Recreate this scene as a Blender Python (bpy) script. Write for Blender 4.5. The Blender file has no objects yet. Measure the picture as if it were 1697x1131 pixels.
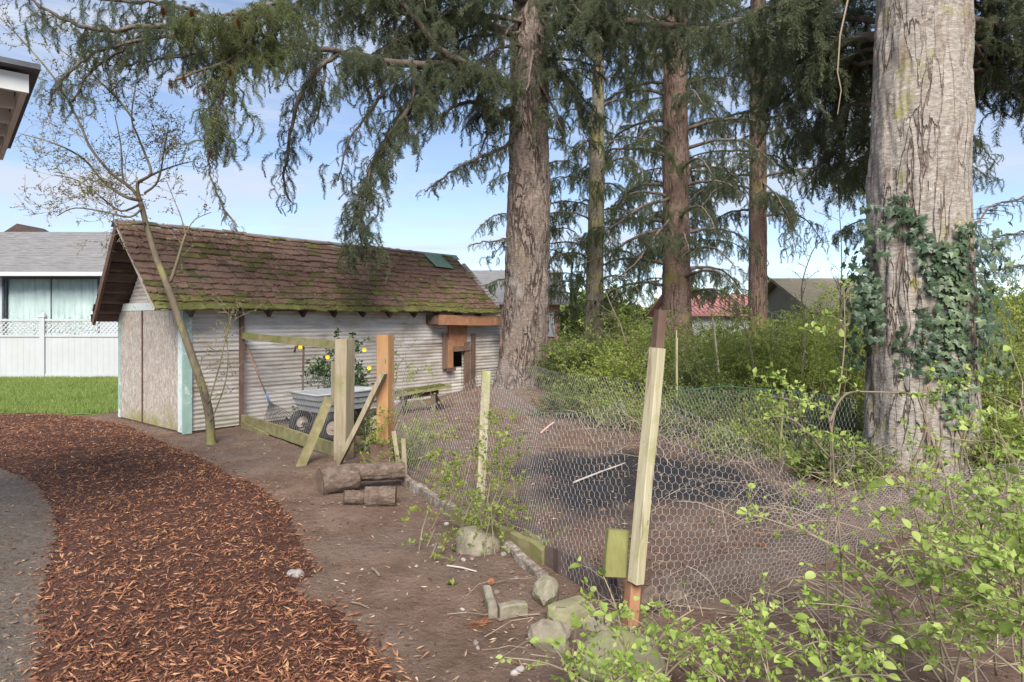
import bpy, math, random
import numpy as np
from mathutils import Vector, Matrix, Euler

random.seed(7)
rng = np.random.default_rng(11)
scene = bpy.context.scene
COL = scene.collection
R = math.radians

# ------------------------------------------------------------------ camera
F_PX, CX, HY, EYE = 1090.0, 848.5, 531.0, 1.65      # focal length in photo pixels, optical axis, horizon row, eye height
cam_data = bpy.data.cameras.new('camera')
cam_data.sensor_width = 36.0
cam_data.lens = 36.0 * F_PX / 1697.0
cam_data.shift_y = -(565.5 - HY) / 1697.0
cam_data.clip_start = 0.05
cam_data.clip_end = 2000
cam = bpy.data.objects.new('camera', cam_data)
cam.location = (0, 0, EYE)
cam.rotation_euler = (R(90), 0, 0)
COL.objects.link(cam)
scene.camera = cam

# ------------------------------------------------------------------ world and sun
SUN_EL, SUN_AZ = 42.0, 178.0        # azimuth measured clockwise from +Y: behind the camera
world = bpy.data.worlds.new('World')
scene.world = world
world.use_nodes = True
wn = world.node_tree
wn.nodes.clear()
w_out = wn.nodes.new('ShaderNodeOutputWorld')
w_bg = wn.nodes.new('ShaderNodeBackground')
w_sky = wn.nodes.new('ShaderNodeTexSky')
w_sky.sky_type = 'NISHITA'
w_sky.sun_disc = False
w_sky.sun_elevation = R(SUN_EL)
w_sky.sun_rotation = R(SUN_AZ)
w_sky.altitude = 2500
w_sky.air_density = 1.0
w_sky.dust_density = 0.2
w_sky.ozone_density = 1.5
w_tc = wn.nodes.new('ShaderNodeTexCoord')
w_map = wn.nodes.new('ShaderNodeMapping')
w_map.inputs['Scale'].default_value = (1.0, 1.0, 5.5)
w_n = wn.nodes.new('ShaderNodeTexNoise')
w_n.inputs['Scale'].default_value = 2.6
w_n.inputs['Detail'].default_value = 8
w_n.inputs['Roughness'].default_value = 0.58
w_n.inputs['Distortion'].default_value = 0.4
w_r = wn.nodes.new('ShaderNodeValToRGB')
w_r.color_ramp.elements[0].position = 0.42
w_r.color_ramp.elements[0].color = (0.20, 0.20, 0.20, 1)
w_r.color_ramp.elements[1].position = 0.62
w_r.color_ramp.elements[1].color = (0.92, 0.92, 0.92, 1)
w_mix = wn.nodes.new('ShaderNodeMix')
w_mix.data_type = 'RGBA'
w_mix.inputs['B'].default_value = (3.7, 4.05, 4.75, 1)
wn.links.new(w_tc.outputs['Generated'], w_map.inputs['Vector'])
wn.links.new(w_map.outputs['Vector'], w_n.inputs['Vector'])
wn.links.new(w_n.outputs['Fac'], w_r.inputs['Fac'])
wn.links.new(w_r.outputs['Color'], w_mix.inputs['Factor'])
wn.links.new(w_sky.outputs['Color'], w_mix.inputs['A'])
wn.links.new(w_mix.outputs['Result'], w_bg.inputs['Color'])
w_bg.inputs['Strength'].default_value = 0.08
wn.links.new(w_bg.outputs['Background'], w_out.inputs['Surface'])

sun_data = bpy.data.lights.new('sun', 'SUN')
sun_data.energy = 2.7
sun_data.angle = R(32)
sun_data.color = (1.0, 0.94, 0.85)
sun = bpy.data.objects.new('sun', sun_data)
_el, _az = R(SUN_EL), R(SUN_AZ)
_sd = Vector((math.sin(_az) * math.cos(_el), math.cos(_az) * math.cos(_el), math.sin(_el)))
sun.rotation_euler = _sd.to_track_quat('Z', 'Y').to_euler()
COL.objects.link(sun)

vs = scene.view_settings
vs.view_transform = 'Standard'
vs.look = 'None'
vs.exposure = 1.32
vs.gamma = 1.0
vs.use_curve_mapping = False
scene.cycles.max_bounces = 5
scene.cycles.diffuse_bounces = 3
scene.cycles.glossy_bounces = 2
scene.cycles.transmission_bounces = 4
scene.cycles.transparent_max_bounces = 8

# ------------------------------------------------------------------ numeric helpers
def _hash(ix, iy, iz, seed):
    h = (ix * 374761393 + iy * 668265263 + iz * 2147483647 + seed * 1274126177) & 0xFFFFFFFF
    h = ((h ^ (h >> 13)) * 1274126177) & 0xFFFFFFFF
    h = h ^ (h >> 16)
    return (h & 0xFFFF) / 65535.0

def vnoise(p, seed=0):
    p = np.asarray(p, float)
    i = np.floor(p).astype(np.int64)
    f = p - i
    f = f * f * (3 - 2 * f)
    out = 0
    for dx in (0, 1):
        for dy in (0, 1):
            for dz in (0, 1):
                w = (f[..., 0] if dx else 1 - f[..., 0]) * (f[..., 1] if dy else 1 - f[..., 1]) * (f[..., 2] if dz else 1 - f[..., 2])
                out = out + w * _hash(i[..., 0] + dx, i[..., 1] + dy, i[..., 2] + dz, seed)
    return out

def fbm(p, octaves=4, seed=0):
    p = np.asarray(p, float)
    s, a, t = 0, 0.5, 0
    for k in range(octaves):
        s = s + a * vnoise(p * (2 ** k) + 17.3 * k, seed + k)
        t += a
        a *= 0.5
    return s / t

def sstep(a, b, x):
    t = np.clip((x - a) / (b - a), 0, 1)
    return t * t * (3 - 2 * t)

def gz(x, y):
    """height of the bare ground at x, y"""
    x = np.asarray(x, float); y = np.asarray(y, float)
    z = 0.30 * np.exp(-(((x - 0.4) / 1.9) ** 2 + ((y - 13.9) / 1.9) ** 2))
    z = z + 0.16 * np.exp(-(((x - 4.3) / 1.3) ** 2 + ((y - 6.9) / 1.3) ** 2))
    z = z - 0.05 * np.exp(-(((x - 1.2) / 1.6) ** 2 + ((y - 7.0) / 2.2) ** 2))
    z = z + 0.10 * sstep(9, 16, y) * sstep(1.5, 5, x)
    tt = np.clip(((x - 1.40) * 1.30 + (y - 4.30) * 1.04) / (1.30 ** 2 + 1.04 ** 2), 0, 1)      # low earth bank inside the wire
    z = z + .10 * np.exp(-((np.hypot(x - 1.40 - 1.30 * tt, y - 4.30 - 1.04 * tt)) / .17) ** 2)
    near = np.exp(-((x / 14.0) ** 2 + ((y - 7) / 14.0) ** 2))
    p = np.stack([x, y, np.zeros_like(x)], -1)
    z = z + near * (0.09 * (fbm(p * 0.9, 3, 5) - 0.5) + 0.055 * (fbm(p * 4.0, 4, 9) - 0.5))
    return z

def gz1(x, y):
    return float(gz(np.array([x]), np.array([y]))[0])

def W(px, py, Y):
    """world point at distance Y that the photograph shows at px, py"""
    return Vector(((px - CX) / F_PX * Y, Y, EYE - (py - HY) / F_PX * Y))

def G(px, py):
    """ground point seen at px, py"""
    z = 0.0
    for _ in range(6):
        Y = (EYE - z) * F_PX / (py - HY)
        X = (px - CX) / F_PX * Y
        z = gz1(X, Y)
    return Vector((X, Y, z))

def inpoly(px, py, poly):
    inside = np.zeros(px.shape, bool)
    n = len(poly)
    for i in range(n):
        x0, y0 = poly[i]; x1, y1 = poly[(i + 1) % n]
        c = ((y0 > py) != (y1 > py)) & (px < (x1 - x0) * (py - y0) / (y1 - y0 + 1e-12) + x0)
        inside ^= c
    return inside

def edgedist(px, py, poly):
    d = np.full(px.shape, 1e9)
    n = len(poly)
    for i in range(n):
        a = np.array(poly[i]); b = np.array(poly[(i + 1) % n]); ab = b - a
        t = np.clip(((px - a[0]) * ab[0] + (py - a[1]) * ab[1]) / (ab @ ab + 1e-12), 0, 1)
        d = np.minimum(d, np.hypot(px - a[0] - t * ab[0], py - a[1] - t * ab[1]))
    return d

# ------------------------------------------------------------------ object helpers
ORG = {}
def tag(o, label=None, cat=None, group=None, kind=None):
    if label: o['label'] = label
    if cat: o['category'] = cat
    if group: o['group'] = group
    if kind: o['kind'] = kind
    return o

def thing(name, label, cat, loc=(0, 0, 0), rotz=0.0, group=None):
    o = bpy.data.objects.new(name, None)
    o.empty_display_size = 0.2
    o.location = loc
    o.rotation_euler = (0, 0, rotz)
    COL.objects.link(o)
    ORG[o.name] = Vector(loc) if rotz == 0 else Vector((0, 0, 0))
    return tag(o, label, cat, group)

def link(name, me, parent=None, matrix=None):
    """link a mesh object; a matrix is in world space for unrotated parents, else in the parent's space"""
    o = bpy.data.objects.new(name, me)
    COL.objects.link(o)
    if parent is not None:
        o.parent = parent
    if matrix is not None:
        org = ORG.get(parent.name, Vector((0, 0, 0))) if parent is not None else Vector((0, 0, 0))
        o.matrix_local = Matrix.Translation(-org) @ matrix
    return o

def npmesh(name, V, Fa, mat=None, smooth=False):
    V = np.ascontiguousarray(V, np.float32); Fa = np.ascontiguousarray(Fa, np.int32)
    me = bpy.data.meshes.new(name)
    n, k = Fa.shape
    me.vertices.add(len(V)); me.vertices.foreach_set('co', V.ravel())
    me.loops.add(n * k); me.loops.foreach_set('vertex_index', Fa.ravel())
    me.polygons.add(n)
    me.polygons.foreach_set('loop_start', np.arange(0, n * k, k, dtype=np.int32))
    me.polygons.foreach_set('loop_total', np.full(n, k, np.int32))
    me.polygons.foreach_set('use_smooth', np.full(n, smooth, bool))
    me.update(calc_edges=True)
    if mat: me.materials.append(mat)
    return me

def npobj(name, V, Fa, mat, parent=None, smooth=False):
    V = np.asarray(V, float)
    if parent is not None:
        V = V - np.array(ORG.get(parent.name, Vector((0, 0, 0))))
    o = link(name, npmesh(name, V, Fa, mat, smooth), parent)
    if parent is not None:
        ORG[o.name] = ORG.get(parent.name, Vector((0, 0, 0)))
    return o

class MB:
    def __init__(self): self.v = []; self.f = []
    def add(self, vs_, fs_):
        b = len(self.v)
        self.v += [tuple(p) for p in vs_]
        self.f += [tuple(i + b for i in f) for f in fs_]
    def hexa(self, c):      # 8 corners: bottom ring 0-3, top ring 4-7
        self.add(c, [(3, 2, 1, 0), (4, 5, 6, 7), (0, 1, 5, 4), (1, 2, 6, 5), (2, 3, 7, 6), (3, 0, 4, 7)])
        return self
    def box(self, lo, hi):
        x0, y0, z0 = lo; x1, y1, z1 = hi
        return self.hexa([(x0, y0, z0), (x1, y0, z0), (x1, y1, z0), (x0, y1, z0), (x0, y0, z1), (x1, y0, z1), (x1, y1, z1), (x0, y1, z1)])
    def bar(self, p0, p1, w, h, up=(0, 0, 1), jit=0.0, segs=1, ch=0.0):
        """a board from p0 to p1: width w sideways, h along up; segs and jit make it a little crooked; ch cuts the long edges"""
        p0 = Vector(p0); p1 = Vector(p1); d = (p1 - p0).normalized(); up = Vector(up)
        s = d.cross(up).normalized(); u = s.cross(d).normalized()
        if ch > 0:
            prof = [(-w/2 + ch, -h/2), (w/2 - ch, -h/2), (w/2, -h/2 + ch), (w/2, h/2 - ch), (w/2 - ch, h/2), (-w/2 + ch, h/2), (-w/2, h/2 - ch), (-w/2, -h/2 + ch)]
        else:
            prof = [(-w/2, -h/2), (w/2, -h/2), (w/2, h/2), (-w/2, h/2)]
        n = len(prof); vs_ = []; fs_ = []
        for k in range(segs + 1):
            c = p0.lerp(p1, k / segs) + s * random.uniform(-jit, jit) + u * random.uniform(-jit, jit)
            for a, b in prof: vs_.append(c + s * a + u * b)
        for k in range(segs):
            for i in range(n):
                j = (i + 1) % n
                fs_.append((k*n + i, k*n + j, (k+1)*n + j, (k+1)*n + i))
        fs_.append(tuple(range(n))[::-1]); fs_.append(tuple(range(segs*n, segs*n + n)))
        self.add(vs_, fs_)
        return self
    def tube(self, pts, rad, n=6, cap=True):
        pts = [Vector(p) for p in pts]
        if not isinstance(rad, (list, tuple)): rad = [rad] * len(pts)
        vs_ = []; fs_ = []; prev = None
        for i, p in enumerate(pts):
            d = (pts[min(i + 1, len(pts) - 1)] - pts[max(i - 1, 0)]).normalized()
            if prev is None:
                s = d.cross(Vector((0.3, 0.2, 1) if abs(d.z) < .9 else (1, 0.1, 0))).normalized()
            else:
                s = (prev - d * prev.dot(d)).normalized()
            prev = s; u = d.cross(s)
            for k in range(n):
                a = 2 * math.pi * k / n
                vs_.append(p + (s * math.cos(a) + u * math.sin(a)) * rad[i])
        for i in range(len(pts) - 1):
            for k in range(n):
                j = (k + 1) % n
                fs_.append((i*n + k, i*n + j, (i+1)*n + j, (i+1)*n + k))
        if cap:
            fs_.append(tuple(range(n))[::-1]); fs_.append(tuple(range((len(pts)-1)*n, len(pts)*n)))
        self.add(vs_, fs_)
        return self
    def mesh(self, name, mat, smooth=False, org=None):
        me = bpy.data.meshes.new(name)
        o = org or Vector((0, 0, 0))
        me.from_pydata([(p[0]-o[0], p[1]-o[1], p[2]-o[2]) for p in self.v], [], self.f)
        if smooth: me.polygons.foreach_set('use_smooth', [True] * len(me.polygons))
        if mat: me.materials.append(mat)
        me.update()
        return me
    def build(self, name, mat, parent=None, smooth=False):
        org = ORG.get(parent.name, Vector((0, 0, 0))) if parent is not None else Vector((0, 0, 0))
        o = link(name, self.mesh(name, mat, smooth, org), parent)
        if parent is not None: ORG[o.name] = org
        return o

def tubes_np(segs, n=3):
    """many straight tubelets at once: segs rows are x0 y0 z0 x1 y1 z1 r0 r1"""
    S = np.asarray(segs, float)
    a = S[:, 0:3]; b = S[:, 3:6]; d = b - a
    d /= np.linalg.norm(d, axis=1, keepdims=True) + 1e-9
    ref = np.where(np.abs(d[:, 2:3]) < .9, np.array([[0.13, 0.21, 1.0]]), np.array([[1.0, 0.1, 0.2]]))
    s = np.cross(d, ref); s /= np.linalg.norm(s, axis=1, keepdims=True) + 1e-9
    u = np.cross(d, s)
    V = []
    for end, rr in ((a, S[:, 6:7]), (b, S[:, 7:8])):
        for k in range(n):
            t = 2 * math.pi * k / n
            V.append(end + (s * math.cos(t) + u * math.sin(t)) * rr)
    V = np.stack(V, 1)
    m = len(S); base = (np.arange(m) * 2 * n)[:, None]
    Fa = np.concatenate([base + np.array([[k, (k + 1) % n, n + (k + 1) % n, n + k]]) for k in range(n)], 0)
    return V.reshape(-1, 3), Fa

# ------------------------------------------------------------------ material helpers
class NT:
    def __init__(self, name, rough=0.85, spec=0.25):
        self.m = bpy.data.materials.new(name); self.m.use_nodes = True
        self.t = self.m.node_tree; self.b = self.t.nodes['Principled BSDF']
        self.b.inputs['Roughness'].default_value = rough
        self.b.inputs['Specular IOR Level'].default_value = spec
        self._pos = None
    def n(self, typ, **kw):
        nd = self.t.nodes.new(typ)
        for k, v in kw.items(): setattr(nd, k, v)
        return nd
    def l(self, a, b): self.t.links.new(a, b)
    def pos(self, stretch=(1, 1, 1), local=False, rot=(0, 0, 0)):
        if local: src = self.n('ShaderNodeTexCoord').outputs['Object']
        else: src = self.n('ShaderNodeNewGeometry').outputs['Position']
        mp = self.n('ShaderNodeMapping'); mp.inputs['Scale'].default_value = stretch; mp.inputs['Rotation'].default_value = rot
        self.l(src, mp.inputs['Vector'])
        return mp.outputs['Vector']
    def noise(self, vec, scale, detail=5, rough=0.6, dist=0.0):
        nd = self.n('ShaderNodeTexNoise')
        nd.inputs['Scale'].default_value = scale; nd.inputs['Detail'].default_value = detail
        nd.inputs['Roughness'].default_value = rough; nd.inputs['Distortion'].default_value = dist
        self.l(vec, nd.inputs['Vector'])
        return nd.outputs['Fac']
    def voro(self, vec, scale, feature='DISTANCE_TO_EDGE', out='Distance'):
        nd = self.n('ShaderNodeTexVoronoi'); nd.feature = feature
        nd.inputs['Scale'].default_value = scale
        self.l(vec, nd.inputs['Vector'])
        return nd.outputs[out]
    def ramp(self, fac, stops):
        nd = self.n('ShaderNodeValToRGB'); e = nd.color_ramp.elements
        while len(e) < len(stops): e.new(0.5)
        for k, (p, c) in enumerate(stops):
            e[k].position = p
            e[k].color = (c, c, c, 1) if isinstance(c, (int, float)) else (*c, 1)
        self.l(fac, nd.inputs['Fac'])
        return nd.outputs['Color']
    def mix(self, fac, a, b, mode='MIX'):
        nd = self.n('ShaderNodeMix', data_type='RGBA', blend_type=mode)
        for s, v in (('Factor', fac), ('A', a), ('B', b)):
            if isinstance(v, (int, float)): nd.inputs[s].default_value = v
            elif isinstance(v, tuple): nd.inputs[s].default_value = (*v, 1)
            else: self.l(v, nd.inputs[s])
        return nd.outputs['Result']
    def math(self, op, a, b=0.0):
        nd = self.n('ShaderNodeMath', operation=op)
        for k, v in ((0, a), (1, b)):
            if isinstance(v, (int, float)): nd.inputs[k].default_value = v
            else: self.l(v, nd.inputs[k])
        return nd.outputs[0]
    def bump(self, h, strength=0.5, dist=0.01):
        nd = self.n('ShaderNodeBump'); nd.inputs['Strength'].default_value = strength; nd.inputs['Distance'].default_value = dist
        self.l(h, nd.inputs['Height']); self.l(nd.outputs['Normal'], self.b.inputs['Normal'])
        return nd.outputs['Normal']
    def color(self, c): self.l(c, self.b.inputs['Base Color'])

def mat(name, stops, scale=6, stretch=(1, 1, 1), detail=6, rough=0.85, spec=0.25, bump=0.4, bdist=0.01,
        island=0.0, objrand=0.0, patches=(), transl=0.0, metal=0.0, local=False, nrough=0.62, tcol=None, foot=None):
    """noise driven colour ramp, overlaid with patches (colour, scale, low, high, stretch)"""
    t = NT(name, rough, spec)
    t.b.inputs['Metallic'].default_value = metal
    fac = t.noise(t.pos(stretch, local), scale, detail, nrough)
    h = fac
    if island:
        g = t.n('ShaderNodeNewGeometry').outputs['Random Per Island']
        fac = t.math('ADD', t.math('MULTIPLY', fac, 1 - island), t.math('MULTIPLY', g, island))
    if objrand:
        g = t.n('ShaderNodeObjectInfo').outputs['Random']
        fac = t.math('ADD', t.math('MULTIPLY', fac, 1 - objrand), t.math('MULTIPLY', g, objrand))
    c = t.ramp(fac, stops)
    for (pc, ps, lo, hi, pst) in patches:
        pf = t.noise(t.pos(pst, local), ps, 5, 0.65, 0.3)
        c = t.mix(t.ramp(pf, [(lo, 0.0), (hi, 1.0)]), c, pc)
    if foot:        # soil splashed on and soaked into the lowest part: (height, colour)
        sx = t.n('ShaderNodeSeparateXYZ'); t.l(t.pos(), sx.inputs[0])
        ff = t.math('ADD', t.math('MULTIPLY', t.noise(t.pos(), 9, 6, .7), .35), t.math('SUBTRACT', foot[0] - .175, sx.outputs['Z']))
        c = t.mix(t.ramp(ff, [(.0, 0.0), (.22, .85)]), c, foot[1])
    t.color(c)
    if bump: t.bump(h, bump, bdist)
    if transl:
        tr = t.n('ShaderNodeBsdfTranslucent'); ms = t.n('ShaderNodeMixShader'); ms.inputs['Fac'].default_value = transl
        if tcol: t.l(t.mix(0.6, c, tcol), tr.inputs['Color'])
        else: t.l(c, tr.inputs['Color'])
        out = t.t.nodes['Material Output']
        t.l(t.b.outputs['BSDF'], ms.inputs[1]); t.l(tr.outputs['BSDF'], ms.inputs[2]); t.l(ms.outputs['Shader'], out.inputs['Surface'])
    return t.m

I1 = (1, 1, 1)
MT = {}
MT['soil'] = mat('soil', [(.25, (.085, .055, .040)), (.5, (.165, .115, .088)), (.78, (.27, .205, .165))], 3.0, detail=12, bump=.9, bdist=.03, nrough=.75,
                 patches=[((.20, .15, .125), 0.9, .50, .68, I1), ((.075, .048, .036), 1.7, .56, .74, I1), ((.34, .28, .235), 38, .63, .72, I1)])
MT['dark_soil'] = mat('dark_soil', [(.25, (.018, .016, .018)), (.55, (.045, .041, .045)), (.8, (.10, .09, .09))], 7, detail=10, bump=.9, bdist=.03, nrough=.72)
MT['path'] = mat('path', [(.25, (.13, .105, .09)), (.55, (.23, .195, .17)), (.8, (.33, .29, .26))], 4, detail=10, bump=.6, bdist=.02, nrough=.7,
                 patches=[((.12, .09, .075), 1.3, .52, .7, I1)])
MT['mulch_base'] = mat('mulch_base', [(.3, (.035, .016, .012)), (.7, (.095, .044, .030))], 20, detail=8, bump=1, bdist=.02)
MT['mulch'] = mat('mulch', [(.08, (.050, .020, .014)), (.36, (.140, .056, .034)), (.56, (.23, .096, .054)), (.75, (.35, .165, .086)), (.91, (.54, .32, .175))], 9, detail=3, bump=.3, island=.72, rough=.75)
MT['litter'] = mat('litter', [(.1, (.07, .04, .028)), (.45, (.18, .11, .07)), (.75, (.34, .24, .16)), (.95, (.52, .43, .33))], 5, bump=0, island=.8)
MT['red_litter'] = mat('red_litter', [(.1, (.09, .04, .028)), (.5, (.20, .095, .065)), (.9, (.34, .20, .14))], 5, bump=0, island=.8)
MT['lawn'] = mat('lawn', [(.3, (.09, .14, .03)), (.7, (.17, .25, .05))], 4, detail=8, bump=.5, bdist=.03)
MT['grass'] = mat('grass', [(.15, (.13, .18, .045)), (.5, (.23, .30, .08)), (.9, (.38, .43, .15))], 1.3, bump=0, island=.5, transl=.35, patches=[((.30, .30, .12), .9, .55, .75, I1), ((.10, .17, .04), .7, .58, .75, I1)])
MT['vinyl'] = mat('vinyl', [(.3, (.42, .43, .455)), (.7, (.48, .49, .51))], 2, bump=0, rough=.45, spec=.4, foot=(.10, (.34, .36, .26)), patches=[((.44, .45, .44), 1.2, .55, .8, (1, 1, .5))])
MT['metal_siding'] = mat('metal_siding', [(.28, (.30, .265, .23)), (.5, (.50, .465, .425)), (.75, (.66, .63, .60))], 1.6, stretch=(1, 1, 2.2), detail=8, rough=.55, spec=.35, bump=.05, objrand=.25,
                         patches=[((.25, .185, .14), 1.1, .50, .74, (1, 1, 6)), ((.24, .19, .15), 7, .55, .75, (.25, .25, 2.5)), ((.24, .25, .14), 1.3, .60, .8, I1)])
MT['shingle'] = mat('shingle', [(.1, (.06, .04, .032)), (.45, (.14, .088, .066)), (.75, (.22, .145, .11)), (.95, (.34, .24, .18))], 6, stretch=(2.5, 2.5, 1), detail=8, bump=.7, bdist=.012, objrand=.4, island=.15,
                    patches=[((.185, .115, .085), 1.1, .42, .58, I1), ((.075, .078, .032), 2.3, .54, .68, I1), ((.13, .145, .035), 3.3, .64, .74, I1), ((.36, .26, .18), 2.1, .63, .72, (1, 1, 2))])
MT['moss_shingle'] = mat('moss_shingle', [(.2, (.06, .05, .025)), (.5, (.105, .10, .034)), (.8, (.18, .185, .055))], 5, detail=8, bump=.8, bdist=.02, objrand=.3,
                         patches=[((.10, .07, .045), 3.1, .56, .7, I1)])
MT['moss'] = mat('moss', [(.2, (.06, .062, .020)), (.6, (.11, .115, .034)), (.9, (.18, .185, .06))], 14, detail=8, bump=.8, bdist=.01)
MT['brown_wood'] = mat('brown_wood', [(.25, (.075, .045, .035)), (.55, (.15, .095, .072)), (.8, (.22, .15, .12))], 5, stretch=(1, 1, 1), detail=8, bump=.4, objrand=.2)
MT['dark_wood'] = mat('dark_wood', [(.25, (.05, .032, .028)), (.6, (.11, .078, .068)), (.85, (.19, .145, .125))], 6, detail=8, bump=.4, objrand=.35)
MT['grey_post'] = mat('grey_post', [(.25, (.20, .16, .11)), (.55, (.33, .275, .19)), (.8, (.44, .38, .28))], 9, stretch=(2.5, 2.5, .22), detail=8, bump=.4, bdist=.006,
                      patches=[((.20, .20, .07), 2.2, .52, .75, (1, 1, .6)), ((.16, .10, .07), 3.0, .60, .72, (2, 2, .3)), ((.12, .08, .055), 14, .66, .71, (1, 1, .6))], foot=(.22, (.12, .085, .062)))
MT['mossy_board'] = mat('mossy_board', [(.25, (.14, .12, .055)), (.55, (.24, .215, .11)), (.8, (.34, .30, .19))], 7, stretch=(1, 1, 1.3), detail=8, bump=.4, bdist=.006,
                        patches=[((.15, .18, .04), 3.0, .5, .72, I1), ((.17, .12, .085), 2.3, .58, .72, I1)])
MT['orange_post'] = mat('orange_post', [(.25, (.29, .15, .065)), (.55, (.41, .225, .105)), (.8, (.49, .30, .16))], 9, stretch=(2.5, 2.5, .2), detail=8, bump=.3, bdist=.005,
                        patches=[((.28, .225, .14), 1.6, .50, .66, (1, 1, .5)), ((.20, .12, .07), 5, .60, .70, (3, 3, .2)), ((.16, .08, .045), 13, .66, .71, (1, 1, .6))], foot=(.35, (.12, .085, .062)))
MT['orange_wood'] = mat('orange_wood', [(.25, (.24, .115, .065)), (.6, (.36, .18, .10)), (.85, (.46, .27, .17))], 8, detail=8, bump=.3, bdist=.005, patches=[((.20, .135, .095), 1.3, .5, .68, I1)])
MT['pale_post'] = mat('pale_post', [(.25, (.36, .31, .19)), (.55, (.47, .42, .28)), (.8, (.56, .51, .37))], 12, stretch=(3, 3, .2), detail=7, bump=.25, bdist=.004,
                      patches=[((.28, .29, .10), 3.2, .47, .66, (1, 1, .7)), ((.24, .18, .12), 5, .56, .68, (3, 3, .25)), ((.17, .12, .08), 16, .665, .71, (1, 1, .6))], foot=(.24, (.12, .085, .062)))
MT['green_post'] = mat('green_post', [(.25, (.15, .145, .055)), (.6, (.235, .23, .085)), (.85, (.34, .325, .16))], 8, stretch=(2, 2, .6), detail=8, bump=.4, bdist=.005)
_t = NT('osb_grey', .9)
_n = _t.noise(_t.pos((1.6, 1.6, .6)), 17, 5, .75, 1.2)
_c = _t.ramp(_n, [(.34, (.23, .185, .15)), (.46, (.35, .30, .25)), (.56, (.47, .42, .37)), (.68, (.64, .61, .57))])
_sx = _t.n('ShaderNodeSeparateXYZ'); _t.l(_t.pos(), _sx.inputs[0])
_al = _t.math('ADD', _t.noise(_t.pos((1, 1, .8)), 2.6, 6, .7), _t.math('MULTIPLY', _t.math('SUBTRACT', .30, _sx.outputs['Z']), .75))
_c = _t.mix(_t.ramp(_al, [(.50, 0.0), (.74, .85)]), _c, (.245, .225, .07))
_t.color(_c); _t.bump(_n, .3, .004)
MT['osb_grey'] = _t.m
MT['mint'] = mat('mint', [(.3, (.24, .37, .33)), (.7, (.34, .47, .42))], 7, detail=8, bump=.3, bdist=.004, patches=[((.30, .24, .19), 7, .60, .70, (1, 1, .5)), ((.62, .66, .62), 4, .57, .66, I1)])
MT['pale_mint'] = mat('pale_mint', [(.3, (.50, .58, .56)), (.7, (.66, .71, .69))], 7, detail=8, bump=.3, bdist=.004, patches=[((.27, .22, .18), 7, .61, .68, I1), ((.36, .54, .49), 5, .55, .65, I1)])
MT['green_panel'] = mat('green_panel', [(.3, (.11, .19, .15)), (.7, (.18, .28, .22))], 5, bump=.2, patches=[((.14, .11, .08), 4, .58, .7, I1)])
MT['ridge_metal'] = mat('ridge_metal', [(.3, (.22, .24, .25)), (.7, (.36, .38, .39))], 3, bump=.1, rough=.5, metal=.3)
MT['black'] = mat('black', [(.3, (.006, .006, .006)), (.7, (.015, .013, .012))], 3, bump=0)
MT['wire'] = mat('wire', [(.3, (.34, .34, .35)), (.7, (.50, .50, .50))], 8, bump=0, rough=.45, metal=.35)
MT['green_wire'] = mat('green_wire', [(.3, (.05, .13, .09)), (.7, (.10, .20, .14))], 8, bump=0, rough=.5)
MT['rust'] = mat('rust', [(.3, (.06, .04, .035)), (.7, (.13, .08, .06))], 20, bump=.3)
MT['yellow'] = mat('yellow', [(.3, (.75, .52, .02)), (.7, (.85, .64, .04))], 10, bump=0, rough=.5)
MT['wagon'] = mat('wagon', [(.3, (.28, .29, .295)), (.7, (.40, .41, .415))], 4, detail=8, bump=.1, rough=.5, patches=[((.30, .27, .24), 5, .56, .72, I1)])
MT['rubber'] = mat('rubber', [(.3, (.02, .02, .02)), (.7, (.05, .047, .044))], 20, bump=.3)
MT['rim'] = mat('rim', [(.3, (.40, .30, .24)), (.7, (.58, .50, .44))], 12, bump=.2)
MT['steel'] = mat('steel', [(.3, (.05, .05, .055)), (.7, (.10, .10, .10))], 12, bump=.1, rough=.5, metal=.5)
MT['blue_plastic'] = mat('blue_plastic', [(.3, (.06, .14, .32)), (.7, (.10, .20, .42))], 6, bump=0, rough=.4)
MT['stone'] = mat('stone', [(.25, (.15, .125, .09)), (.5, (.27, .235, .18)), (.8, (.42, .38, .30))], 9, detail=12, bump=1.0, bdist=.025, nrough=.7, patches=[((.20, .21, .09), 3.5, .52, .7, I1), ((.13, .10, .08), 5, .6, .72, I1)])
MT['mossy_stone'] = mat('mossy_stone', [(.25, (.16, .145, .08)), (.55, (.29, .27, .17)), (.8, (.42, .40, .29))], 7, detail=10, bump=.7, bdist=.015, nrough=.7, patches=[((.17, .21, .045), 2.6, .45, .62, I1)])
MT['grey_stone'] = mat('grey_stone', [(.25, (.22, .20, .19)), (.7, (.38, .36, .345))], 12, detail=8, bump=.4)
MT['pebble'] = mat('pebble', [(.2, (.18, .14, .12)), (.5, (.28, .24, .21)), (.85, (.42, .39, .36))], 20, objrand=.8, bump=.3)
MT['log_bark'] = mat('log_bark', [(.3, (.075, .05, .038)), (.5, (.18, .13, .10)), (.72, (.31, .245, .20))], 14, detail=12, nrough=.75, bump=1.0, bdist=.04, patches=[((.36, .31, .27), 6, .6, .72, I1)])
MT['log_end'] = mat('log_end', [(.25, (.12, .08, .055)), (.6, (.20, .14, .10)), (.85, (.30, .22, .16))], 14, detail=7, bump=.5)
MT['white_rot'] = mat('white_rot', [(.36, (.10, .075, .058)), (.5, (.22, .175, .14)), (.66, (.50, .47, .43))], 10, detail=10, nrough=.75, bump=1, bdist=.02)
MT['cone'] = mat('cone', [(.3, (.22, .09, .05)), (.7, (.36, .17, .10))], 40, bump=.5)
MT['pink_stick'] = mat('pink_stick', [(.3, (.58, .33, .27)), (.7, (.72, .48, .40))], 10, bump=.1)
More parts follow.
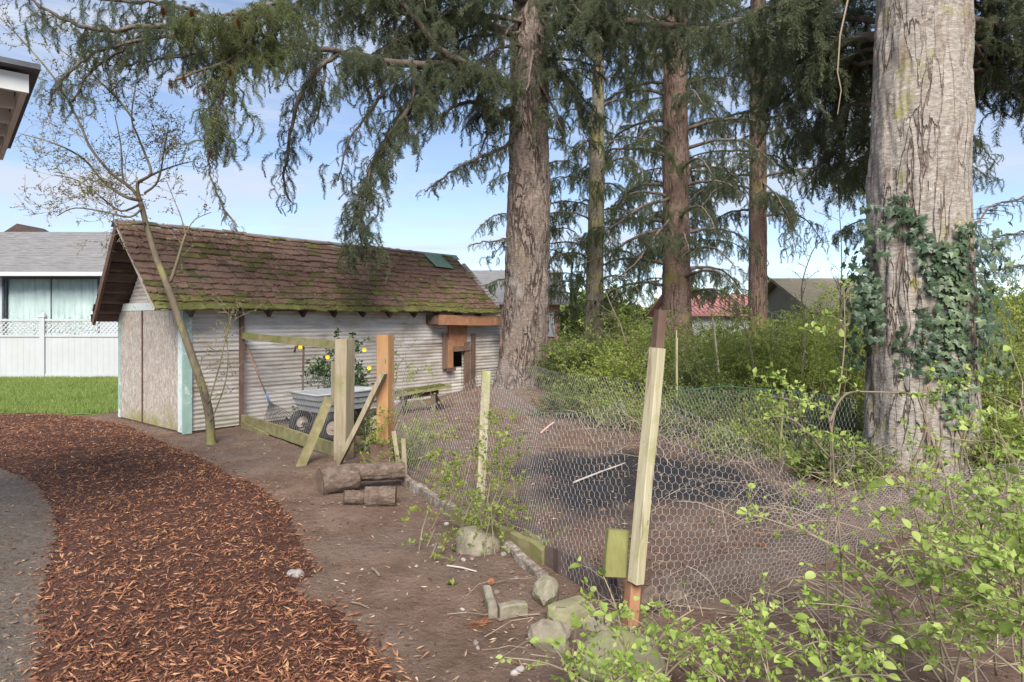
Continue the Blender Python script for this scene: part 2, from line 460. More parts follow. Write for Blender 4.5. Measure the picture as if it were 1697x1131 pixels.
MT['bare_stick'] = mat('bare_stick', [(.3, (.42, .37, .32)), (.7, (.60, .55, .49))], 10, bump=.1)
MT['twig'] = mat('twig', [(.3, (.16, .12, .09)), (.7, (.30, .24, .18))], 10, bump=.1)
MT['dry_twig'] = mat('dry_twig', [(.2, (.17, .13, .09)), (.8, (.38, .31, .23))], 4, bump=0, island=.6)
MT['sap_bark'] = mat('sap_bark', [(.25, (.085, .07, .05)), (.55, (.165, .135, .095)), (.8, (.26, .225, .16))], 10, stretch=(1, 1, .4), detail=8, bump=.4, bdist=.01, patches=[((.26, .25, .08), 4, .52, .7, (1, 1, .4))])
MT['limb_bark'] = mat('limb_bark', [(.25, (.07, .052, .042)), (.55, (.15, .115, .095)), (.8, (.25, .205, .175))], 8, detail=8, bump=.6, bdist=.015)
MT['leaf'] = mat('leaf', [(.15, (.19, .28, .05)), (.5, (.33, .44, .10)), (.9, (.52, .60, .20))], 30, bump=.25, bdist=.004, objrand=.6, rough=.5, spec=.35, transl=.4)
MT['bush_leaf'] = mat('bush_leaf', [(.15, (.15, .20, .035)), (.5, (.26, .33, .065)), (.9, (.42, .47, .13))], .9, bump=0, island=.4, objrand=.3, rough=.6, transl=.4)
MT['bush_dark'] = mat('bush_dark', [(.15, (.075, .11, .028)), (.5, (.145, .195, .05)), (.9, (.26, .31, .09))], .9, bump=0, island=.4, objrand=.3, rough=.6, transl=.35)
MT['bud'] = mat('bud', [(.2, (.11, .10, .035)), (.8, (.24, .25, .08))], 2, bump=0, island=.6, transl=.3)
MT['glossy_leaf'] = mat('glossy_leaf', [(.2, (.025, .055, .02)), (.8, (.07, .13, .04))], 4, bump=0, island=.6, rough=.35, spec=.5, transl=.15)
MT['ivy'] = mat('ivy', [(.1, (.038, .068, .034)), (.5, (.080, .125, .060)), (.95, (.19, .24, .125))], 5, bump=0, objrand=.6, island=.2, rough=.42, spec=.45, transl=.15)
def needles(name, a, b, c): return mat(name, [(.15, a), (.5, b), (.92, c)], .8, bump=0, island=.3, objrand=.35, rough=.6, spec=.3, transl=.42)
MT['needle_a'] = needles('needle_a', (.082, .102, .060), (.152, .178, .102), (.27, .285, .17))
MT['needle_lit'] = needles('needle_lit', (.095, .12, .052), (.175, .205, .088), (.30, .315, .145))  # brighter copy of the spruce needles, sunlight mixed into the colour
MT['needle_b'] = needles('needle_b', (.07, .096, .046), (.14, .175, .08), (.25, .28, .13))
MT['needle_c'] = needles('needle_c', (.080, .100, .058), (.148, .174, .098), (.26, .275, .16))
MT['house_wall'] = mat('house_wall', [(.3, (.40, .46, .50)), (.7, (.47, .53, .56))], 2, bump=0)
MT['house_roof'] = mat('house_roof', [(.3, (.115, .11, .11)), (.5, (.20, .195, .195)), (.7, (.30, .29, .29))], 5, stretch=(.5, 5, 5), detail=8, bump=.3)
MT['gutter'] = mat('gutter', [(.3, (.48, .49, .50)), (.7, (.56, .57, .58))], 3, bump=0, rough=.5)
MT['curtain'] = mat('curtain', [(.3, (.50, .58, .57)), (.7, (.64, .71, .69))], 2, bump=0, rough=.9)
MT['red_roof'] = mat('red_roof', [(.3, (.42, .17, .15)), (.7, (.50, .24, .21))], 2, bump=0, rough=.5)
MT['tan_roof'] = mat('tan_roof', [(.3, (.20, .175, .12)), (.7, (.29, .25, .18))], 3, bump=.2)
MT['tan_wall'] = mat('tan_wall', [(.3, (.24, .22, .165)), (.7, (.31, .285, .22))], 2, bump=0)
MT['white_wall'] = mat('white_wall', [(.3, (.52, .53, .53)), (.7, (.64, .65, .65))], 2, bump=0)
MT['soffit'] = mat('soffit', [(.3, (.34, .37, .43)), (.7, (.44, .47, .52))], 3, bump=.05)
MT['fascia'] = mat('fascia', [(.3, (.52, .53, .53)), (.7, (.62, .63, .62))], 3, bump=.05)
MT['roof_edge'] = mat('roof_edge', [(.3, (.07, .075, .09)), (.7, (.13, .135, .15))], 9, bump=.3)

_t = NT('brick', .9)
_bk = _t.n('ShaderNodeTexBrick'); _bk.inputs['Scale'].default_value = 4
_bk.inputs['Color1'].default_value = (.36, .14, .09, 1); _bk.inputs['Color2'].default_value = (.45, .20, .12, 1); _bk.inputs['Mortar'].default_value = (.4, .37, .34, 1)
_t.l(_t.pos((1, 1, 1), rot=(R(90), 0, 0)), _bk.inputs['Vector']); _t.color(_bk.outputs['Color'])
MT['brick'] = _t.m

_t = NT('glass', .06, .5)
_t.b.inputs['Base Color'].default_value = (.9, .95, .95, 1)
_t.b.inputs['Transmission Weight'].default_value = 1.0
_t.b.inputs['IOR'].default_value = 1.1
MT['glass'] = _t.m

def bark(name, base, crack, scale, stretch, width, patches, flake=0.0, bumpd=.03):
    t = NT(name, .9, .15)
    v = t.pos(stretch)
    nz = t.n('ShaderNodeTexNoise'); nz.inputs['Scale'].default_value = 2.6; nz.inputs['Detail'].default_value = 5
    t.l(v, nz.inputs['Vector'])
    av = t.n('ShaderNodeVectorMath', operation='MULTIPLY_ADD'); av.inputs[1].default_value = (.75, .75, .75)
    t.l(nz.outputs['Color'], av.inputs[0]); t.l(v, av.inputs[2])
    d = t.voro(av.outputs[0], scale)
    cr = t.ramp(d, [(0.0, 0.0), (width, 1.0)])
    gate = t.ramp(t.noise(t.pos((1, 1, .35)), 3.3, 4), [(.44, 1.0), (.60, 0.0)])       # not every crack is open
    cr = t.math('MAXIMUM', cr, t.math('MULTIPLY', gate, .85))
    n1 = t.noise(t.pos((1.0, 1.0, 2.6)), 13, 10, .72)
    if flake:
        n1 = t.math('ADD', t.math('MULTIPLY', n1, .55), t.math('MULTIPLY', t.noise(t.pos((1.0, 1.0, 5.0)), 22, 6, .7, .6), .45))
    c = t.ramp(n1, base)
    c = t.mix(t.ramp(cr, [(0, 1.0), (1, 0.0)]), c, crack)
    for (pc, ps, lo, hi, pst) in patches:
        c = t.mix(t.ramp(t.noise(t.pos(pst), ps, 6, .68), [(lo, 0.0), (hi, 1.0)]), c, pc)
    t.color(c)
    hgt = t.math('ADD', t.math('MULTIPLY', cr, .7), t.math('MULTIPLY', n1, .5))
    t.bump(hgt, .9, bumpd)
    return t.m
MT['bark_a'] = bark('bark_a', [(.28, (.105, .076, .062)), (.5, (.215, .170, .142)), (.72, (.36, .305, .265))], (.045, .028, .022), 7.5, (1.5, 1.5, .32), .16,
                    [((.30, .30, .30), 1.6, .58, .72, (1, 1, .6)), ((.17, .15, .05), 1.2, .64, .78, I1)], bumpd=.05)
MT['bark_c'] = bark('bark_c', [(.28, (.10, .06, .048)), (.5, (.20, .135, .11)), (.72, (.32, .235, .20))], (.06, .034, .026), 8, (1.6, 1.6, .2), .14,
                    [((.22, .20, .055), 1.0, .56, .72, I1)], bumpd=.04)
MT['bark_b'] = bark('bark_b', [(.28, (.14, .115, .085)), (.5, (.24, .205, .155)), (.72, (.36, .32, .26))], (.08, .06, .045), 9, (1.6, 1.6, .3), .1,
                    [((.27, .25, .07), 1.6, .46, .66, I1)], bumpd=.02)
MT['bark_e'] = bark('bark_e', [(.34, (.16, .125, .10)), (.46, (.29, .25, .21)), (.55, (.42, .38, .335)), (.66, (.61, .575, .52))], (.125, .078, .058), 6.0, (1.5, 1.5, .22), .06,
                    [((.22, .165, .13), 3.6, .56, .66, (1, 1, .35)), ((.30, .28, .085), 3.1, .58, .68, (1, 1, .7))], flake=1.0, bumpd=.05)

# ------------------------------------------------------------------ scattered sprays (one object, many instances of small sprigs)
_NG = {}
def spray_group(key, protos):
    if key in _NG: return _NG[key]
    ng = bpy.data.node_groups.new('spray_' + key, 'GeometryNodeTree')
    ng.interface.new_socket('Geometry', in_out='INPUT', socket_type='NodeSocketGeometry')
    ng.interface.new_socket('Geometry', in_out='OUTPUT', socket_type='NodeSocketGeometry')
    N = ng.nodes; i = N.new('NodeGroupInput'); o = N.new('NodeGroupOutput')
    jn = N.new('GeometryNodeJoinGeometry')
    for p in reversed(protos):
        oi = N.new('GeometryNodeObjectInfo'); oi.inputs['Object'].default_value = p; oi.inputs['As Instance'].default_value = True
        ng.links.new(oi.outputs['Geometry'], jn.inputs[0])
    def na(nm, typ):
        a = N.new('GeometryNodeInputNamedAttribute'); a.data_type = typ; a.inputs['Name'].default_value = nm
        return a.outputs['Attribute']
    iop = N.new('GeometryNodeInstanceOnPoints')
    ng.links.new(i.outputs[0], iop.inputs['Points']); ng.links.new(jn.outputs[0], iop.inputs['Instance'])
    iop.inputs['Pick Instance'].default_value = True
    ng.links.new(na('pid', 'INT'), iop.inputs['Instance Index'])
    e2r = N.new('FunctionNodeEulerToRotation'); ng.links.new(na('rot', 'FLOAT_VECTOR'), e2r.inputs[0]); ng.links.new(e2r.outputs[0], iop.inputs['Rotation'])
    ng.links.new(na('scl', 'FLOAT'), iop.inputs['Scale']); ng.links.new(iop.outputs[0], o.inputs[0])
    _NG[key] = ng
    return ng

def sprays(name, P, rot, scl, key, protos, parent):
    n = len(P); org = np.array(ORG.get(parent.name, Vector((0, 0, 0))))
    me = bpy.data.meshes.new(name); me.vertices.add(n); me.vertices.foreach_set('co', (np.asarray(P) - org).astype(np.float32).ravel())
    a = me.attributes.new('rot', 'FLOAT_VECTOR', 'POINT'); a.data.foreach_set('vector', np.asarray(rot, np.float32).ravel())
    a = me.attributes.new('scl', 'FLOAT', 'POINT'); a.data.foreach_set('value', np.asarray(scl, np.float32))
    a = me.attributes.new('pid', 'INT', 'POINT'); a.data.foreach_set('value', rng.integers(0, len(protos), n).astype(np.int32))
    me.materials.append(protos[0].data.materials[0])
    o = link(name, me, parent); ORG[o.name] = Vector(org)
    md = o.modifiers.new('sprays', 'NODES'); md.node_group = spray_group(key, protos)
    o['kind'] = 'stuff'
    return o

def frond_proto(material, seed, L=.5, droop=1.0, tl=(.055, .115), step=.021, needles=8, nl=.025, nw=.0074):
    """spruce spray: bent stem, side twigs, needles; starts along +X and sinks towards -Z"""
    rg = np.random.default_rng(seed); V = []; Fq = []
    def tri(a, b, c):
        k = len(V); V.extend([a, b, c]); Fq.append((k, k + 1, k + 2))
    def brush(a, d, ln, nn):
        r = rg.normal(size=3); s = np.cross(d, r); s /= np.linalg.norm(s); u = np.cross(d, s); b = a + d * ln
        w = .0032
        tri(a - s * w, a + s * w, b); tri(a - u * w, a + u * w, b)
        for k in range(nn):
            f = (k + rg.random()) / nn; p = a + d * ln * f; t = rg.random() * 6.283
            o = s * math.cos(t) + u * math.sin(t); nd = d * .75 + o * .8; nd /= np.linalg.norm(nd); q = np.cross(nd, d); q /= np.linalg.norm(q) + 1e-6
            l2 = nl * (1.15 - .45 * f) * rg.uniform(.8, 1.2)
            tri(p - q * nw / 2, p + q * nw / 2, p + nd * l2)
    p = np.zeros(3); d = np.array([1.0, 0, -.1]); side = 1
    n = int(L / step); wob = rg.normal(0, .1, 3)
    for k in range(n):
        f = k / n; w = min(.95, f * 1.6 * droop); wob = wob * .8 + rg.normal(0, .10, 3)
        d = np.array([1.0, 0, -.1]) * (1 - w) + np.array([.05, 0, -1.0]) * w + wob; d /= np.linalg.norm(d)
        q = p + d * step
        brush(p, d, step * 1.4, 3)
        for _ in range(2):
            r = np.array([0, 1.0, 0]) * side + rg.normal(0, .42, 3); side = -side
            s = r - d * (r @ d); s /= np.linalg.norm(s); td = d * .62 + s * .78 + np.array([0, 0, -.15]); td /= np.linalg.norm(td)
            brush(p, td, rg.uniform(*tl) * (1.1 - .6 * f), needles)
        p = q
    me = npmesh('spray', np.array(V), np.array(Fq), material)
    return bpy.data.objects.new('spray', me)

def sprig_proto(material, wood, seed, L=.22, nleaf=16, ls=(.022, .045)):
    """leafy twig growing along +X"""
    rg = np.random.default_rng(seed); V = []; Fq = []
    p = np.zeros(3); d = np.array([1.0, 0, .1]); n = 8; pts = [p.copy()]
    for k in range(n):
        d = d + rg.normal(0, .16, 3); d /= np.linalg.norm(d); p = p + d * L / n; pts.append(p.copy())
    for i in range(nleaf):
        k = rg.integers(1, n + 1); a = pts[k] + rg.normal(0, .006, 3); t = rg.normal(size=3); t[0] += .6; t /= np.linalg.norm(t)
        s = np.cross(t, rg.normal(size=3)); s /= np.linalg.norm(s); u = np.cross(t, s); l = rg.uniform(*ls)
        b = len(V); V.extend([a, a + t * l * .45 + s * l * .3 + u * l * .1, a + t * l, a + t * l * .45 - s * l * .3 + u * l * .1]); Fq += [(b, b + 1, b + 2), (b, b + 2, b + 3)]
    nl = len(Fq)
    for k in range(n):
        b = len(V); w = .0022; V.extend([pts[k] + np.array([0, w, 0]), pts[k] - np.array([0, w, 0]), pts[k + 1]]); Fq.append((b, b + 1, b + 2))
        b = len(V); V.extend([pts[k] + np.array([0, 0, w]), pts[k] - np.array([0, 0, w]), pts[k + 1]]); Fq.append((b, b + 1, b + 2))
    me = npmesh('sprig', np.array(V), np.array(Fq), material); me.materials.append(wood)
    mi = np.zeros(len(Fq), np.int32); mi[nl:] = 1; me.polygons.foreach_set('material_index', mi)
    return bpy.data.objects.new('sprig', me)

# ------------------------------------------------------------------ ground
def pxpoly(pts): return [(G(px, py).x, G(px, py).y) for px, py in pts]

MULCH = pxpoly([(-260, 700), (-100, 690), (0, 689), (130, 691), (215, 706), (290, 741), (360, 772), (440, 808), (482, 850), (500, 890), (530, 940),
                (520, 958), (492, 974), (505, 992), (565, 1006), (600, 1040), (640, 1090), (680, 1150), (760, 1330), (40, 1330), (42, 1131), (60, 1060), (55, 1000), (70, 950), (86, 890), (82, 850), (52, 800), (0, 776), (-260, 770)])
DARK = pxpoly([(850, 770), (900, 752), (1000, 750), (1090, 742), (1200, 765), (1290, 800), (1330, 840), (1240, 848), (1100, 838), (1000, 860), (930, 862), (870, 830)])
PATHP = pxpoly([(-300, 790), (0, 776), (52, 800), (82, 850), (86, 890), (70, 950), (55, 1000), (60, 1060), (42, 1131), (30, 1400), (-500, 1400)])

def axis(lo, a, b, hi, fine, n):
    k = np.arange(n + 1) / n
    left = a - (a - lo) * k[1:] ** 2.4
    right = b + (hi - b) * k[1:] ** 2.4
    return np.concatenate([left[::-1], np.arange(a, b + 1e-6, fine), right])

gx = axis(-400, -6.5, 7.5, 400, .08, 34)
gy = axis(-60, 1.6, 16, 700, .08, 34)
X, Y = np.meshgrid(gx, gy)
Z = gz(X, Y)
V = np.stack([X.ravel(), Y.ravel(), Z.ravel()], 1)
nx, ny = len(gx), len(gy)
ii = (np.arange(ny - 1)[:, None] * nx + np.arange(nx - 1)[None, :]).ravel()
ground_me = npmesh('ground', V, np.stack([ii, ii + 1, ii + nx + 1, ii + nx], 1), None, True)
P0 = np.stack([X.ravel(), Y.ravel(), 0 * X.ravel()], 1)
wob = (fbm(P0 * 3.0, 4, 40) - .5)
def mask(poly, soft, amp):
    d = edgedist(V[:, 0], V[:, 1], poly); d = np.where(inpoly(V[:, 0], V[:, 1], poly), d, -d)
    return sstep(-soft, soft, d + wob * amp)
for nm, vals in (('dark', mask(DARK, .55, 1.0)), ('path', mask(PATHP, .08, .4)),
                 ('green', sstep(.42, .62, fbm(P0 * 1.3, 4, 77)) * np.maximum(sstep(1.2, 2.6, V[:, 0] - .35 * (12 - V[:, 1])) * sstep(7, 8.2, V[:, 1]), sstep(18, 21, V[:, 1])))):
    at = ground_me.attributes.new(nm, 'FLOAT', 'POINT')
    at.data.foreach_set('value', vals.astype(np.float32))
t = NT('ground_soil', .95, .12)
vv = t.pos()
n1 = t.noise(vv, 2.4, 12, .74); n2 = t.noise(vv, 26, 8, .7); n3 = t.noise(vv, .8, 5)
soil = t.ramp(n1, [(.25, (.098, .060, .044)), (.5, (.215, .142, .106)), (.78, (.345, .248, .19))])
soil = t.mix(t.ramp(n3, [(.45, 0.0), (.68, .75)]), soil, t.ramp(n2, [(.3, (.155, .118, .098)), (.75, (.27, .22, .19))]))
soil = t.mix(t.ramp(t.noise(vv, 60, 4, .6), [(.64, 0.0), (.72, .8)]), soil, (.34, .27, .22))
def attr(nm):
    a = t.n('ShaderNodeAttribute'); a.attribute_name = nm
    return a.outputs['Fac']
pth = t.ramp(n2, [(.25, (.14, .112, .092)), (.55, (.235, .195, .162)), (.8, (.33, .285, .245))])
pth = t.mix(t.ramp(n1, [(.45, 0.0), (.7, .7)]), pth, (.12, .09, .075))
soil = t.mix(attr('path'), soil, pth)
soil = t.mix(attr('dark'), soil, t.ramp(n2, [(.3, (.020, .019, .021)), (.7, (.070, .066, .070))]))
soil = t.mix(attr('green'), soil, t.ramp(n2, [(.3, (.05, .075, .02)), (.7, (.13, .17, .045))]))
t.color(soil)
t.bump(t.math('ADD', n1, t.math('MULTIPLY', n2, .6)), 1.0, .07)
ground_me.materials.append(t.m)
tag(link('ground', ground_me), kind='structure')

def sheet(name, poly, step, hfun, material):
    xs = [p[0] for p in poly]; ys = [p[1] for p in poly]
    ax = np.arange(min(xs), max(xs) + step, step); ay = np.arange(min(ys), max(ys) + step, step)
    X, Y = np.meshgrid(ax, ay); ins = inpoly(X.ravel(), Y.ravel(), poly)
    d = np.where(ins, edgedist(X.ravel(), Y.ravel(), poly), 0)
    Z = gz(X.ravel(), Y.ravel()) + hfun(X.ravel(), Y.ravel(), d)
    n = len(ax)
    i = (np.arange(len(ay) - 1)[:, None] * n + np.arange(n - 1)[None, :]).ravel()
    Fq = np.stack([i, i + 1, i + n + 1, i + n], 1)
    Fq = Fq[ins[Fq].all(1)]
    used = np.unique(Fq); rem = np.zeros(len(ins), int); rem[used] = np.arange(len(used))
    o = npobj(name, np.stack([X.ravel(), Y.ravel(), Z], 1)[used], rem[Fq], material, None, True)
    return tag(o, kind='structure')

def mulch_h(x, y, d):
    p = np.stack([x, y, 0 * x], -1)
    return .004 + .055 * sstep(0, .35, d) + sstep(0, .3, d) * .05 * (fbm(p * 3.5, 4, 61) - .4)
sheet('mulch_bed', MULCH, .05, mulch_h, MT['mulch_base'])

def chips(pts, lmin, lmax, asp, tilt, lift, power=2.2):
    """splinter shaped chips: five corners, six faces each"""
    n = len(pts)
    L = lmin + (lmax - lmin) * rng.random(n) ** power
    Wd = L * asp[0] + L * (asp[1] - asp[0]) * rng.random(n)
    az = rng.random(n) * 2 * np.pi; el = rng.normal(0, tilt, n)
    d = np.stack([np.cos(az) * np.cos(el), np.sin(az) * np.cos(el), np.sin(el)], 1)
    s = np.stack([-np.sin(az), np.cos(az), rng.normal(0, .35, n)], 1)
    s /= np.linalg.norm(s, axis=1, keepdims=True)
    u = np.cross(d, s)
    c = pts.copy(); c[:, 2] += lift * rng.random(n)
    a = c - d * L[:, None] / 2; b = c + d * L[:, None] / 2
    m = c + d * (L * rng.uniform(-.25, .25, n))[:, None]
    V = np.stack([a, b, m + s * Wd[:, None] / 2, m - s * Wd[:, None] / 2, m + u * Wd[:, None] * .38], 1)
    base = (np.arange(n) * 5)[:, None]
    Fa = np.concatenate([base + np.array([f]) for f in ((0, 2, 4), (2, 1, 4), (1, 3, 4), (3, 0, 4), (0, 3, 2), (3, 1, 2))], 0)
    return V.reshape(-1, 3), Fa

def scatter(poly, n, ymin=None, ymax=None, bias=0.0):
    xs = [p[0] for p in poly]; ys = [p[1] for p in poly]
    out = []; got = 0
    y0 = ymin if ymin is not None else min(ys); y1 = ymax if ymax is not None else max(ys)
    while got < n:
        x = rng.uniform(min(xs), max(xs), n); y = y0 + (y1 - y0) * rng.random(n) ** (1 + bias)
        k = inpoly(x, y, poly) & (np.abs(x) < .85 * y + .4)
        out.append(np.stack([x[k], y[k]], 1)); got += k.sum()
    return np.concatenate(out)[:n]

xy = scatter(MULCH, 80000, 2.7, None, .55)
xy2 = xy + rng.normal(0, .035, xy.shape) + rng.normal(0, .22, xy.shape) * (rng.random((len(xy), 1)) < .10)
dd = np.where(inpoly(xy2[:, 0], xy2[:, 1], MULCH), edgedist(xy2[:, 0], xy2[:, 1], MULCH), 0)
pts = np.column_stack([xy2, gz(xy2[:, 0], xy2[:, 1]) + mulch_h(xy2[:, 0], xy2[:, 1], dd)])
Vc, Fc = chips(pts, .008, .068, (.10, .32), .36, .022, 4.2)
tag(npobj('mulch_chips', Vc, Fc, MT['mulch']), 'loose reddish brown wood chips covering the curved mulch path', 'mulch', kind='stuff')

VIEW = [(-5, 2.8), (3.2, 2.8), (9, 12), (3, 15), (-2, 12), (-5.5, 11.5), (-8, 10)]
xy = scatter(VIEW, 24000, 2.8, None, .9)
k = ~inpoly(xy[:, 0], xy[:, 1], MULCH)
xy = xy[k]
pts = np.column_stack([xy, gz(xy[:, 0], xy[:, 1]) + .002])
Vc, Fc = chips(pts, .007, .055, (.10, .38), .20, .008, 2.6)
tag(npobj('ground_litter', Vc, Fc, MT['litter']), 'fine tan bits of needle and bark strewn over bare soil', 'litter', kind='stuff')
xy = scatter([(-1.6, 7.6), (-.2, 5.6), (.6, 3.8), (3.4, 6.0), (1.9, 12), (-.6, 13.2), (-2.0, 11.5)], 15000, None, None, .3)
pts = np.column_stack([xy, gz(xy[:, 0], xy[:, 1]) + .002])
pts = pts[~(inpoly(xy[:, 0], xy[:, 1], DARK) & (rng.random(len(xy)) < .9))]
Vc, Fc = chips(pts, .01, .06, (.08, .3), .2, .008, 2.4)
tag(npobj('fallen_needles', Vc, Fc, MT['red_litter']), 'rusty fallen needles and bark flakes inside the wire pen', 'litter', kind='stuff')

# crumbs and clods of soil
xy = scatter(VIEW, 9000, 2.8, None, .9); xy = xy[~inpoly(xy[:, 0], xy[:, 1], MULCH)]
cl = fbm(np.column_stack([xy, 0 * xy[:, 0]]) * 1.8, 4, 19); xy = xy[cl + rng.normal(0, .06, len(xy)) > .46]
n = len(xy); sz = .004 + .020 * rng.random(n) ** 4; ct = np.column_stack([xy, gz(xy[:, 0], xy[:, 1]) + sz * .3])
oc = np.array([(1, 0, 0), (0, 1, 0), (-1, 0, 0), (0, -1, 0), (0, 0, .8), (0, 0, -.5)], float)
Vc = ct[:, None, :] + oc[None] * sz[:, None, None] * rng.uniform(.6, 1.4, (n, 6, 1)) + rng.normal(0, .15, (n, 6, 3)) * sz[:, None, None]
b6 = (np.arange(n) * 6)[:, None]
Fc = np.concatenate([b6 + np.array([f]) for f in ((0, 1, 4), (1, 2, 4), (2, 3, 4), (3, 0, 4), (1, 0, 5), (2, 1, 5), (3, 2, 5), (0, 3, 5))])
tag(npobj('soil_crumbs', Vc.reshape(-1, 3), Fc, MT['soil']), 'loose crumbs and clods on the trodden soil', 'soil', kind='stuff')

# lawn with blades
LAWN = [(-16, 18.75), (-16, 12.2)] + pxpoly([(0, 688), (60, 686), (130, 689), (175, 688), (206, 680), (225, 676)]) + [(-5.5, 14.4), (-3.5, 18.75)]
sheet('lawn', LAWN, .12, lambda x, y, d: .006 + .03 * sstep(0, .5, d), MT['lawn'])
xs = rng.uniform(-16, -4, 120000); ys = rng.uniform(11.5, 18.7, 120000)
k = inpoly(xs, ys, LAWN) & (xs > -.80 * ys - .3); xs = xs[k][:60000]; ys = ys[k][:60000]
n = len(xs); az = rng.random(n) * 6.283; hh = rng.uniform(.04, .095, n) * (.75 + .6 * fbm(np.stack([xs, ys, 0 * xs], 1) * 2, 3, 4))
b0 = np.stack([xs, ys, gz(xs, ys) + .02], 1); sd = np.stack([np.cos(az), np.sin(az), 0 * az], 1) * .006
tip = b0 + np.stack([rng.normal(0, .03, n), rng.normal(0, .03, n), hh], 1)
Vg = np.stack([b0 - sd, b0 + sd, tip], 1).reshape(-1, 3)
tag(npobj('grass', Vg, np.arange(n * 3).reshape(-1, 3), MT['grass']), 'short bright green lawn grass in front of the white fence', 'grass', kind='stuff')

# ------------------------------------------------------------------ white fence with lattice
FY = 18.5
def white_fence():
    root = thing('vinyl_fence', 'white vinyl privacy fence with lattice top at the edge of the lawn', 'fence', (-10, FY, 0))
    posts = [-17.8, -15.5, -13.2, -10.98 - 2.18 + .02, -10.98 + 0 - 2.2]
    posts = [(72 - CX) / F_PX * FY + k * 2.24 for k in (-2, -1, 0, 1, 2, 3, 4)]
    zt = EYE - (529 - HY) / F_PX * FY
    for i, x in enumerate(posts):
        m = MB(); m.box((x - .065, FY - .065, -.05), (x + .065, FY + .065, zt + .06))
        p = m.build('post', MT['vinyl'], root)
        c = MB(); c.hexa([(x - .085, FY - .085, zt + .06), (x + .085, FY - .085, zt + .06), (x + .085, FY + .085, zt + .06), (x - .085, FY + .085, zt + .06),
                          (x - .07, FY - .07, zt + .10), (x + .07, FY - .07, zt + .10), (x + .07, FY + .07, zt + .10), (x - .07, FY + .07, zt + .10)])
        c.add([(x - .065, FY - .065, zt + .10), (x + .065, FY - .065, zt + .10), (x + .065, FY + .065, zt + .10), (x - .065, FY + .065, zt + .10), (x, FY, zt + .23)], [(0, 1, 4), (1, 2, 4), (2, 3, 4), (3, 0, 4)])
        c.build('post_cap', MT['vinyl'], p)
        if i == len(posts) - 1: break
        a, b = x + .067, posts[i + 1] - .067
        zl = EYE - (555 - HY) / F_PX * FY
        for z0, z1 in ((zt - .06, zt), (zl - .06, zl), (.04, .14)):
            MB().box((a, FY - .04, z0), (b, FY + .04, z1)).build('rail', MT['vinyl'], root)
        nb = 13; w = (b - a) / nb
        for k in range(nb):
            MB().box((a + k * w + .0015, FY - .012, .142), (a + (k + 1) * w - .0015, FY + .012, zl - .062)).build('board', MT['vinyl'], root)
        h = zt - .062 - zl - .002; sp = .125
        for k in range(int((b - a + h) / sp) + 1):
            for sgn, yy in ((1, -.014), (-1, .006)):
                x0 = a - h + k * sp; lo_t = max(0, (a - x0) / h); hi_t = min(1, (b - x0) / h)
                if hi_t - lo_t < .05: continue
                P = []
                for tt in (lo_t, hi_t):
                    zz = zl + .001 + h * (tt if sgn > 0 else 1 - tt)
                    P.append((x0 + h * tt, FY + yy, zz))
                MB().bar(P[0], P[1], .007, .034, up=(0, 0, 1)).build('lattice_slat', MT['vinyl'], root)
    return root
white_fence()

# ------------------------------------------------------------------ neighbouring house on the left
def window(parent, x0, x1, z0, z1, y, panes, curtain=True):
    f = MB()
    for a, b in (((x0, z0), (x1, z0 + .06)), ((x0, z1 - .06), (x1, z1)), ((x0, z0 + .061), (x0 + .06, z1 - .061)), ((x1 - .06, z0 + .061), (x1, z1 - .061))):
        f.box((a[0], y - .05, a[1]), (b[0], y + .02, b[1]))
    fr = f.build('window', MT['roof_edge'], parent)
    w = (x1 - x0 - .12) / panes
    for k in range(panes):
        MB().box((x0 + .06 + k * w + .012, y - .012, z0 + .061), (x0 + .06 + (k + 1) * w - .012, y - .004, z1 - .061)).build('pane', MT['glass'], fr)
        if k: MB().box((x0 + .06 + k * w - .012, y - .03, z0 + .061), (x0 + .06 + k * w + .012, y + .01, z1 - .061)).build('mullion', MT['roof_edge'], fr)
    if curtain:
        n = 260; xs_ = np.linspace(x0 + .07, x1 - .07, n); yy = y + .16 + .045 * np.sin(xs_ * 19 + 1.3 * np.sin(xs_ * 3.1)) + .02 * np.sin(xs_ * 47)
        Vv = np.concatenate([np.stack([xs_, yy, np.full(n, z0 + .03)], 1), np.stack([xs_, yy * .2 + (y + .16) * .8, np.full(n, z1 - .03)], 1)])
        i = np.arange(n - 1)
        npobj('curtain', Vv, np.stack([i, i + 1, i + n + 1, i + n], 1), MT['curtain'], fr, True)
    return fr

def gable_house(name, label, x0, x1, y0, y1, ze, zr, wall, roof, over=.4):
    """ridge along X"""
    root = thing(name, label, 'house', ((x0 + x1) / 2, y0, 0))
    return root

